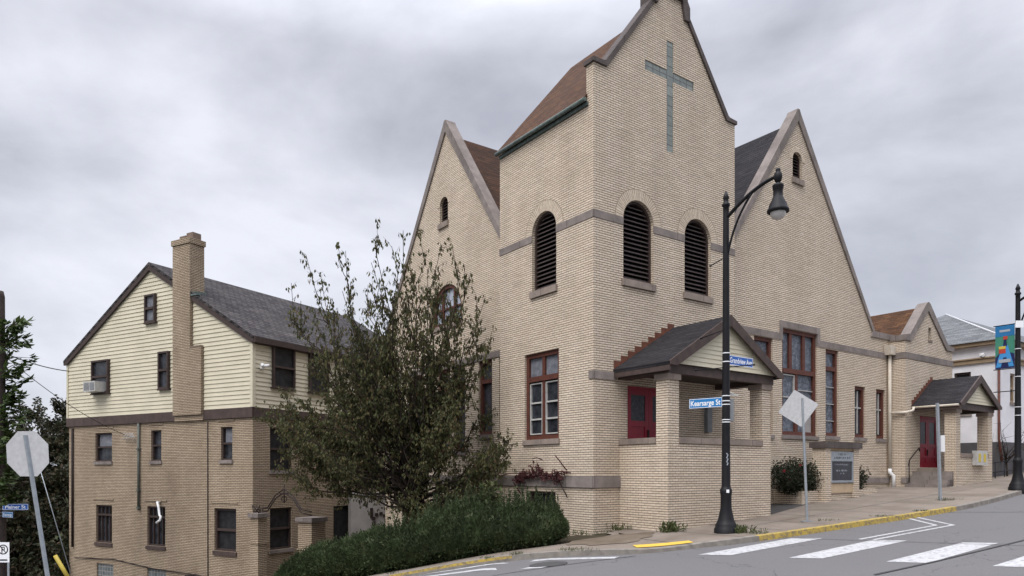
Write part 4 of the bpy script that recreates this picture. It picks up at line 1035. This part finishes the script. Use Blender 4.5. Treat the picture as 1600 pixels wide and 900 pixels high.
# ------------------------------------------------------------------ white building on the right
wb = empty('white_building', (CH0[0], CH0[1], 0), TH_CH, 'white stucco building with tan cornices and a grey hipped roof', 'building')
m = MB(); wl = [(.33,1.08,4.6,6.62), (3.3,4.1,4.6,6.62)]; wf = [(26.15,26.75,5.1,6.5), (29.0,29.8,5.1,6.5)]
m.prism(PL(25.0), rect(-.93, 7.35, 3.16, 7.8), 0, .3, [rect(*w) for w in wl]); m.prism(PR(-.93), rect(25.3, 40, 3.16, 7.8), 0, .3, [rect(*w) for w in wf])
m.box(25.3, 40, 7.05, 7.35, 0, 7.8); wbw = m.build('wall', M['stucco'], wb)
for w in wl: window(PL(25.0), *w, wbw, 1, (5.6,), .09, 'brownwood', 'pane_dark', sill='stone')
for w in wf: window(PR(-.93), *w, wbw, 1, (5.8,), .09, 'tan_trim', 'pane_dark', sill='stone')
m = MB(); m.box(24.94, 40.1, -.99, 7.4, -1, 3.16); m.build('plinth', M['plinth'], wb)
m = MB(); m.box(24.9, 40.1, -1.03, 7.4, 6.98, 7.18); m.box(24.84, 40.1, -1.09, 7.4, 7.18, 7.24); m.box(24.7, 40.2, -1.23, 7.6, 7.80, 7.98); m.build('cornice', M['tan_trim'], wb)
m = MB(); e0, e1, f0, f1, hz = 24.6, 42, -1.33, 7.75, 10.45; rc = (f0+f1)/2; ra = e0+(rc-f0)
A, B, Cc, D, E1, E2 = (e0,f0,7.98), (e1,f0,7.98), (e1,f1,7.98), (e0,f1,7.98), (ra,rc,hz), (e1,rc,hz)
m.face([A, B, E2, E1]); m.face([D, A, E1]); m.face([Cc, D, E1, E2]); m.face([A, D, Cc, B]); wr = m.build('roof', M['slate_light'], wb)
m = MB(); m.tube([A, E1], .05, 6); m.build('hip_ridge', M['alu'], wr)
m = MB(); m.tube([(24.93,-.9,7.0),(24.93,-.9,3.3),(24.9,-1.05,2.2)], .06, 8); m.build('downspout', M['redwood'], wb)
m = MB(); m.box(24.85, 24.98, -.3, -.1, 7.3, 7.45); m.tube([(24.9,-.2,7.36),(24.75,-.3,7.3)], .07, 8); m.build('wall_light', M['pvc'], wb)
rl = empty('railing', W(21.6, -1.6, 1.25), TH_CH, 'black metal railing between the far porch and the lamp post', 'railing')
m = MB()
for z in (.85, .42): m.tube([(0,0,z),(5,0,z+.3)], .025, 6)
for k in range(6): m.tube([(k,0,-.3),(k,0,.86+.06*k)], .022, 6)
m.build('rail', M['black_metal'], rl)
m = MB(); m.box(21.6, 30, -1.25, -1.0, .3, 1.75); tag(m.build('retaining_wall', M['plinth'], None, (CH0[0],CH0[1],0), TH_CH), 'low grey wall behind the black railing', 'wall')
r5 = random.Random(5); bt = empty('bare_tree', W(24.0, -1.6, 1.2), 0, 'leafless small tree showing through the far porch opening', 'tree')
m = MB(); m.tube([(0,0,-.3),(-.05,.05,1.3)], [.05,.035], 6)
for k in range(16):
    a = r5.uniform(0,6.28); z = r5.uniform(.6,1.3); p = Vector((-.05,.05,z)); q = p+Vector((math.cos(a)*.9, math.sin(a)*.9, r5.uniform(.6,1.7)))*r5.uniform(.7,1.3)
    m.tube([p, p.lerp(q,.5)+rvec(r5)*.12, q], [.02,.013,.005], 4)
    for j in range(3):
        s = p.lerp(q, r5.uniform(.4,.9)); m.tube([s, s+rvec(r5)*.5+Vector((0,0,.25))], [.009,.003], 4)
m.build('branch', M['bark'], bt)

# ------------------------------------------------------------------ the tree in front of the nave
def branch_path(p0, p1, up0=.5, n=7, wob=.12, r=rnd):
    L = (p1-p0).length; c = p0.lerp(p1, .45)+Vector((0,0,L*up0*-.0))+(Vector((p1.x-p0.x, p1.y-p0.y, 0))*.22)-Vector((0,0,L*.08))
    pts = bez(p0, c, p1, n)
    return [q if k in (0, n) else q+rvec(r)*wob*L*.12 for k, q in enumerate(pts)]
def leafy(m, s, path, r, dens, spread, L, Wd, t0=.35, droop=.8, twl=(.3,.8), lk=1.0):
    n = len(path)-1; tot = sum((path[k+1]-path[k]).length for k in range(n))
    cnt = int(tot*dens)
    for k in range(cnt):
        t = t0+(1-t0)*r.random()**.8; f = t*n; i = min(int(f), n-1); p = path[i].lerp(path[i+1], f-i)
        ax = (path[i+1]-path[i]).normalized(); d = (ax*.8+rvec(r)*spread).normalized()
        ln = r.uniform(*twl)*(1.15-.6*t); q = p+d*ln
        s.tube([p, q], [.008,.003], 3, False)
        for j in range(int((4+ln*14)*lk)):
            w = p.lerp(q, r.uniform(.15,1.05))+rvec(r)*.05
            dd = rvec(r)*.55+Vector((0,0,-droop))
            m.leaf(w, dd, rvec(r), L*r.uniform(.65,1.25), Wd*r.uniform(.7,1.2))
rt = random.Random(11)
TB = at(648, 737, 23.6); TB.z = G(TB.x, TB.y)
tree = empty('broadleaf_tree', TB, 0, 'loose upright tree with dark drooping leaves in front of the church nave', 'tree')
lf, br = MB(), MB()
tips_hi = [(490,500),(535,455),(575,445),(610,455),(645,470),(675,505),(700,440),(720,500),(745,520),(590,490),(550,495),(685,430),(455,442),(478,398),(500,425),(520,470),(540,392),(548,440),(570,470),(588,368),(600,420),(612,385),(630,360),(640,410),(655,368),(668,420),(690,385),(706,382),(715,425),(735,428),(745,465),(757,470),(768,520),(520,510),(560,520),(600,500),(630,480),(665,480),(690,460),(710,480),(470,470),(580,410),(650,440),(620,440)]
for k, (u, v) in enumerate(tips_hi):
    D = rt.uniform(22.0, 25.0)
    tip = at(u, v, D)-TB; p0 = Vector((rt.uniform(-.25,.25), rt.uniform(-.25,.25), rt.uniform(1.2, 3.2)))
    path = branch_path(p0, tip, r=rt, wob=.42, n=9)
    br.tube(path, [.026*(1-j/10)+.006 for j in range(len(path))], 5)
    leafy(lf, br, path, rt, 4.2, 1.0, .15, .07, .45, 1.0, (.2,.75), .55)
    for j in range(4):                                  # side sprays rising with the limb
        i = rt.randint(3, 8); q = path[i]; d = ((path[i+1]-path[i]).normalized()*.8+rvec(rt)*.8); d.z = abs(d.z)*.8+.15
        e2 = q+d.normalized()*rt.uniform(.4,1.2); pp = branch_path(q, e2, r=rt, n=4, wob=.5); br.tube(pp, [.016,.013,.01,.007,.004], 4); leafy(lf, br, pp, rt, 7, .7, .15, .07, .2, 1.0, (.15,.4), .5)
low = []
for k in range(80):
    u = rt.uniform(425, 785); v = rt.uniform(515, 785)
    c = abs(u-620)/175
    if v < 520+ (c**2)*90: v = 520+(c**2)*90+rt.uniform(0, 90)
    if u > 740 and v < 640: v = rt.uniform(640, 740)
    if v > 745 and u < 640: v = rt.uniform(620, 745)
    low.append((u, v))
low += [(795,690),(790,722),(765,640),(430,640),(445,615),(415,650),(780,700),(470,690),(450,665),(700,770),(680,785),(740,745),(720,775),(660,775),(640,770),(620,765),(690,760),(655,795),(600,755),(670,800),(630,785),(710,795)]
for k, (u, v) in enumerate(low):
    D = rt.uniform(21.4, 25.6); tip = at(u, v, D)-TB
    p0 = Vector((rt.uniform(-.2,.2), rt.uniform(-.2,.2), clampf(tip.z*.55, .9, 3.0)))
    path = branch_path(p0, tip, r=rt, wob=.45); br.tube(path, [.036*(1-j/8)+.006 for j in range(len(path))], 5)
    leafy(lf, br, path, rt, 14, 1.1, .12, .06, .3, .6, (.3,1.05), .9)
trunk = MB()
for dx, dy, h in ((-.12,0,3.2),(.32,.1,3.4),(-.4,.2,2.6),(.1,-.2,3.0)): trunk.tube([(dx*1.3,dy,-.4),(dx*1.15,dy,.7),(dx*.7,dy*.5,h*.6),(dx*.3,dy*.3,h)], [.13,.10,.085,.06], 8)
trunk.build('trunk', M['bark'], tree); br.build('branch', M['bark'], tree); lf.build('crown', M['leaf_tree'], tree)
print('tree leaves', len(lf.f)//2)

# ------------------------------------------------------------------ hedge
rh = random.Random(21)
hp = [Vector((1.35,18.75,0)), Vector((-.3,19.1,0)), Vector((-2.6,19.75,0)), Vector((-4.6,20.9,0)), Vector((-7.1,22.7,0))]
hz = [(.62),(.93),(.38),(-.06),(-.98)]
hedge = empty('hedge', hp[2], 0, 'long dark green hedge running downhill along the side street', 'hedge')
hc = catmull(hp, .2); core, hl = MB(), MB(); prev = None; ringn = 12
def hz_at(t):
    zs = [.58, .93, .12, -.46, -1.36]; f = t*4; i = min(int(f), 3); return zs[i]*(1-(f-i))+zs[i+1]*(f-i)
rad = []
N = len(hc)
for k, p in enumerate(hc):
    t = k/(N-1); g = G(p.x, p.y)-.05; top = hz_at(t)+.09*math.sin(k*.55)+.07*math.sin(k*.21+1)+.06*math.sin(k*1.3)
    tg = (hc[min(k+1,N-1)]-hc[max(k-1,0)]).normalized(); nn = Vector((tg.y,-tg.x,0))
    e = min(1, k/4+.35, (N-1-k)/4+.35); ring = []
    for j in range(ringn):
        th = 2*math.pi*j/ringn; cw = math.cos(th); cz = math.sin(th)
        hw_ = .82*e*math.copysign(abs(cw)**.6, cw); hh = (top-g)/2*(1+.0*e); z = (g+top)/2+hh*math.copysign(abs(cz)**.7, cz)*min(1, e+.1)
        wob = 1+.10*math.sin(k*.9+j*1.7)*math.cos(k*.37+j)+.07*math.sin(k*.23+j*.5)
        ring.append(Vector((p.x+nn.x*hw_*wob, p.y+nn.y*hw_*wob, z)))
    rad.append(ring)
for k in range(N-1):
    for j in range(ringn):
        A, B, Cc, D = rad[k][j], rad[k][(j+1) % ringn], rad[k+1][(j+1) % ringn], rad[k+1][j]
        cen = (hc[k]+hc[k+1])/2; cz = sum((q.z for q in rad[k]))/ringn; cen = Vector((cen.x, cen.y, cz))
        c0 = Vector((hc[k].x, hc[k].y, sum(q.z for q in rad[k])/ringn)); c1 = Vector((hc[k+1].x, hc[k+1].y, sum(q.z for q in rad[k+1])/ringn))
        sh = [c0+(A-c0)*.87-hp[2], c0+(B-c0)*.87-hp[2], c1+(Cc-c1)*.87-hp[2], c1+(D-c1)*.87-hp[2]]
        core.face(sh, smooth=True)
        n = (B-A).cross(D-A); ar = n.length
        if ar < 1e-6: continue
        n.normalize(); mid = (A+B+Cc+D)/4
        if n.dot(mid-cen) < 0: n = -n
        if mid.z < G(mid.x, mid.y)-.02: continue
        for q in range(int(ar*900)):
            a, b = rh.random(), rh.random(); p = A.lerp(B, a).lerp(D.lerp(Cc, a), b)
            cq = c0.lerp(c1, b); p = cq+(p-cq)*rh.uniform(.82, 1.06)
            d = n*.7+Vector((0,0,rh.uniform(.3,1.0)))+rvec(rh)*.6
            hl.leaf(p-hp[2], d, rvec(rh), rh.uniform(.05,.13), rh.uniform(.022,.048))
        for q in range(int(ar*16)):                     # side sprays
            a, b = rh.random(), rh.random(); p = A.lerp(B, a).lerp(D.lerp(Cc, a), b); cq = c0.lerp(c1, b); p = cq+(p-cq)*.95-hp[2]; h = rh.uniform(.08,.24); dx = (n*.8+Vector((0,0,.8))+rvec(rh)*.6).normalized()
            for w in range(int(h*75)): hl.leaf(p+dx*h*rh.random(), dx*.6+rvec(rh)*.8, rvec(rh), .075, .03)
        if n.z > .1:                                    # upright shoots
            for q in range(int(ar*46)):
                a, b = rh.random(), rh.random(); p = A.lerp(B, a).lerp(D.lerp(Cc, a), b)-hp[2]; h = rh.uniform(.06,.42)*(1.45 if k < N*.5 else .6)*rh.random()**.3; dx = rvec(rh)*.18+Vector((0,0,1))
                for w in range(int(h*70)): hl.leaf(p+dx*h*rh.random(), dx*.8+rvec(rh)*.7, rvec(rh),   .075, .028)
for k, ring in ((0, rad[0]), (N-1, rad[-1])):
    cz = sum(q.z for q in ring)/ringn; core.face([Vector((hc[k].x,hc[k].y,cz))+(q-Vector((hc[k].x,hc[k].y,cz)))*.86-hp[2] for q in ring])
    for q in range(1200):
        p = Vector((hc[k].x,hc[k].y,cz))+(rh.choice(ring)-Vector((hc[k].x,hc[k].y,cz)))*rh.uniform(.1,1)+rvec(rh)*.12
        hl.leaf(p-hp[2], rvec(rh)+Vector((.3 if k == 0 else -.3,-.3,.5)), rvec(rh), .09, .025)
core.build('inner_branches', M['leaf_hedge'], hedge); hl.build('foliage', M['leaf_hedge'], hedge)
print('hedge leaves', len(hl.f)//2)
bush('sapling', (-.55, 19.35, .3), .32, .25, .62, 500, M['leaf_weed'], 'pale green sapling shooting up out of the hedge below the creeper', 'shrub', .12, .07, 9, 9)

# ------------------------------------------------------------------ creeper on the tower
cr = empty('creeper', W(-.1, 2.2, 1.6), TH_CH, 'dead dark red creeper clinging to the stone ledge of the tower', 'creeper')
rc_ = random.Random(31); m, s = MB(), MB()
for k in range(34):
    y = rc_.uniform(-.95, 1.5); z = rc_.uniform(-.1,.1); p = Vector((-.03,y,z)); q = p+Vector((rc_.uniform(-.1,.06), rc_.uniform(-.55,.55), rc_.uniform(-.25,.42)*(1-abs(y)/2)))
    q.x = min(q.x, .05); pp = [p, p.lerp(q,.5)+Vector((-.03,rc_.uniform(-.08,.08),.04)), q]; s.tube(pp, [.014,.01,.006], 4)
    for j in range(22):
        w = p.lerp(q, rc_.random())+Vector((-.03,0,0))+rvec(rc_)*.05; m.leaf(w, rvec(rc_)+Vector((-.2,0,-.6)), Vector((-1,0,0))+rvec(rc_)*.5, .085, .06)
for (y0,z0,y1,z1) in ((-.7,.62,-1.2,.2),(-.1,.5,.4,.55),(1.4,-.2,1.0,-.55),(-.9,-.15,-1.25,-.6),(-.6,.1,-1.4,.12),(.9,.1,2.2,.0)): s.tube([(-.05,y0,z0),(-.09,(y0+y1)/2,(z0+z1)/2+.05),(-.05,y1,z1)], .018, 5)
m.build('foliage', M['leaf_red'], cr); s.build('stem', M['leaf_red'], cr)

# ------------------------------------------------------------------ vine on the utility pole, trees at the left
rv = random.Random(41); vn = empty('climbing_vine', (UP.x, UP.y, 2), 0, 'large leaved green vine climbing the wooden utility pole', 'vine'); m, s = MB(), MB()
for k in range(60):
    v = rv.uniform(495, 715) if k < 48 else rv.uniform(700, 790); mx = 50 if 500 < v < 605 else (36 if v < 660 else 20)
    D = rv.uniform(25.0, 26.6); q = at(rv.uniform(2, mx), v, D)-vn.location; p = Vector((rv.uniform(-.2,.2), rv.uniform(-.25,.2), q.z-rv.uniform(0,.6)))
    s.tube([p, p.lerp(q,.6)+Vector((0,0,.12)), q], [.02,.012,.006], 4)
    for j in range(17):
        w = p.lerp(q, rv.uniform(.35,1.08))+rvec(rv)*.1; d = (q-p).normalized()*.8+rvec(rv)*.5+Vector((0,0,-.25)); m.leaf(w, d, Vector((0,0,1))+rvec(rv)*.4, rv.uniform(.26,.42), rv.uniform(.13,.19))
m.build('foliage', M['leaf_vine'], vn); s.build('stem', M['bark'], vn)
def fartree(base, spec, n_leaf, seed, label, L=.22, name='background_tree', z0=-5):
    r = random.Random(seed); e = empty(name, (base.x, base.y, z0), 0, label, 'tree', 'trees at the left edge'); m, s = MB(), MB()
    o = Vector((base.x, base.y, z0))
    s.tube([(0,0,-1),(.1,0,3)], [.2,.14], 7)
    for (u, v, D, rad_) in spec:
        c = at(u, v, D)-o; p0 = Vector((0,0,r.uniform(1,3))); pa = branch_path(p0, c, r=r); s.tube(pa, [.08*(1-j/9)+.01 for j in range(len(pa))], 5)
        for j in range(9):
            d = rvec(r); d.z = d.z*.8+.25; q = c+d.normalized()*rad_*r.uniform(.5,1.15); s.tube([c, q], [.02,.006], 4)
            for t in range(int(n_leaf/9)):
                w = c.lerp(q, r.uniform(.1,1.05))+rvec(r)*rad_*.22; m.leaf(w, rvec(r)+Vector((0,0,-.3)), rvec(r), L*r.uniform(.6,1.2), L*.55)
    s.build('trunk', M['bark'], e); m.build('crown', M['leaf_back'], e); return e
fartree(at(62, 737, 40), [(58,650,40,1.0),(45,690,40,1.2),(70,690,39,1.3),(50,730,40,1.5),(80,735,40,1.4),(30,760,40,1.4),(65,780,39,1.6),(100,760,41,1.4)], 760, 51, 'reddish green tree with a pointed top far left of the house', .2)
fartree(at(104, 737, 42), [(100,645,42,.9),(88,670,42,.9),(108,690,42,1.3),(92,720,42,1.2),(112,740,42,1.5)], 760, 52, 'darker tree close against the left edge of the house', .2)
fartree(at(30, 737, 36), [(20,780,36,1.6),(55,815,36,1.7),(90,820,36,1.6),(10,840,36,1.8),(40,870,36,1.8),(80,875,36,1.8),(105,860,36,1.4),(20,900,36,1.8),(60,910,36,1.8),(95,905,35,1.6),(120,810,38,1.6),(5,740,37,1.4),(35,700,38,1.3),(75,760,37,1.5),(100,700,39,1.3),(15,820,35,1.6),(60,850,35,1.6),(100,880,35,1.5),(70,710,39,1.2)], 1100, 53, 'dense dark low tree mass behind the leaning sign', .30)
# ------------------------------------------------------------------ weeds
rw = random.Random(61)
def weed(p, n, w, h, label, mat='leaf_weed'):
    m = MB()
    for k in range(n):
        q = Vector((rw.gauss(0,w*.4), rw.gauss(0,w*.2), 0)); d = Vector((rw.uniform(-.6,.6), rw.uniform(-.6,.6), rw.uniform(.4,1.2))); L = h*.75*rw.uniform(.35,1)
        for j in range(3): m.leaf(q+d.normalized()*L*j/3, d+rvec(rw)*.5, rvec(rw), max(.04, L*.5), max(.012, L*.16))
    tag(m.build('weed_clump', M[mat], None, (p.x, p.y, S(p.x, p.y)-.01)), label, 'weeds', 'weeds along kerb and walls')
def on(X, Y): return Vector((X, Y, 0))
weed(W(1.0,-1.95), 90, .42, .42, 'green weeds at the front corner of the near porch')
weed(W(.75,-.25), 60, .4, .28, 'weeds in the angle between tower and porch')
weed(W(-.25,.1), 60, .7, .22, 'weeds at the foot of the tower corner beside the hedge')
weed(LP+Vector((.28,-.2,0)), 80, .38, .34, 'weeds around the foot of the black street lamp')
weed(on(1.5,16.72), 70, .6, .13, 'long strip of weeds in the kerb left of the yellow panel')
weed(on(.1,17.08), 50, .35, .16, 'round weed tuft in the kerb below the hedge end')
weed(on(-.6,17.3), 40, .4, .1, 'small weeds at the upper end of the side street yellow kerb')
weed(on(-3.0,18.2), 30, .3, .1, 'lowest weeds in the kerb by the bottom of the photo')
weed(W(5.0,-3.9), 30, .4, .1, 'weeds beside the diamond sign post')
weed(W(11.8,-4.15), 60, .45, .17, 'weeds at the foot of the bare sign post')
weed(W(6.6,-4.72), 40, .4, .10, 'low weeds behind the kerb halfway to the parking marking')
weed(W(1.85,-3.98), 50, .35, .2, 'weeds where the yellow avenue kerb begins')
weed(W(8.3,-4.95), 40, .3, .10, 'thin weeds behind the yellow avenue kerb')

# ------------------------------------------------------------------ light, sky, camera
w = bpy.data.worlds.new('World'); bpy.context.scene.world = w; w.use_nodes = True
nt = w.node_tree; bg = nt.nodes['Background']
def nn_(t, **kw):
    x = nt.nodes.new(t)
    for k, v in kw.items():
        if k in x.inputs: x.inputs[k].default_value = v
        else: setattr(x, k, v)
    return x
SUN_EL, SUN_AZ = 52, 212          # azimuth measured clockwise from +Y
sky = nn_('ShaderNodeTexSky', sky_type='NISHITA', sun_disc=False, sun_elevation=R(SUN_EL), sun_rotation=R(SUN_AZ))
tc = nn_('ShaderNodeTexCoord'); sep = nn_('ShaderNodeSeparateXYZ'); nt.links.new(tc.outputs['Generated'], sep.inputs[0])
def mth(op, a, b=None):
    x = nn_('ShaderNodeMath', operation=op)
    for k, v in enumerate((a, b)):
        if v is None: continue
        if isinstance(v, (int, float)): x.inputs[k].default_value = v
        else: nt.links.new(v, x.inputs[k])
    return x.outputs[0]
mp = nn_('ShaderNodeMapping'); nt.links.new(tc.outputs['Generated'], mp.inputs[0]); mp.inputs['Location'].default_value = (3.1, 1.4, .6); mp.inputs['Scale'].default_value = (1.0, 1.0, 2.0); mp.inputs['Rotation'].default_value = (0, R(14), 0)
n1 = nn_('ShaderNodeTexNoise', Scale=2.3, Detail=10, Roughness=.54, Distortion=.2); nt.links.new(mp.outputs[0], n1.inputs['Vector'])
cr_ = nn_('ShaderNodeValToRGB'); nt.links.new(n1.outputs['Fac'], cr_.inputs['Fac'])
e = cr_.color_ramp.elements; e[0].position = .34; e[0].color = (.40,.413,.475,1); e[1].position = .66; e[1].color = (.73,.745,.815,1)
x = e.new(.5); x.color = (.555,.57,.635,1)
gr_ = nn_('ShaderNodeMapRange'); nt.links.new(sep.outputs['Z'], gr_.inputs['Value'])
for k, v in (('From Min', .5), ('From Max', 1.0), ('To Min', 9.0), ('To Max', 46.0)): gr_.inputs[k].default_value = v
sc_ = nn_('ShaderNodeVectorMath', operation='SCALE'); nt.links.new(cr_.outputs['Color'], sc_.inputs[0]); nt.links.new(gr_.outputs['Result'], sc_.inputs['Scale'])
mx = nn_('ShaderNodeMix', data_type='RGBA'); mx.inputs[0].default_value = .93
nt.links.new(sky.outputs['Color'], mx.inputs[6]); nt.links.new(sc_.outputs[0], mx.inputs[7]); nt.links.new(mx.outputs[2], bg.inputs['Color'])
bg.inputs['Strength'].default_value = .1
sl_ = bpy.data.lights.new('sun', 'SUN'); sl_.energy = 1.5; sl_.angle = R(35); sl_.color = (1, .96, .9)
so = bpy.data.objects.new('sun', sl_); C.objects.link(so)
sd_ = Vector((math.sin(R(SUN_AZ))*math.cos(R(SUN_EL)), math.cos(R(SUN_AZ))*math.cos(R(SUN_EL)), math.sin(R(SUN_EL))))
so.rotation_euler = sd_.to_track_quat('Z', 'Y').to_euler(); so.location = sd_*60

cd = bpy.data.cameras.new('camera'); cam = bpy.data.objects.new('camera', cd); C.objects.link(cam)
cam.location = (0, 0, EYE); cam.rotation_euler = (R(90), 0, 0)
cd.sensor_width = 36; cd.lens = 1120/1600*36; cd.shift_y = (737-450)/1600; cd.clip_start = .1; cd.clip_end = 5000
sc = bpy.context.scene; sc.camera = cam
vs = sc.view_settings; vs.view_transform = 'Standard'; vs.look = 'None'; vs.gamma = 1; vs.exposure = .46; vs.use_curve_mapping = False
sc.cycles.max_bounces = 6
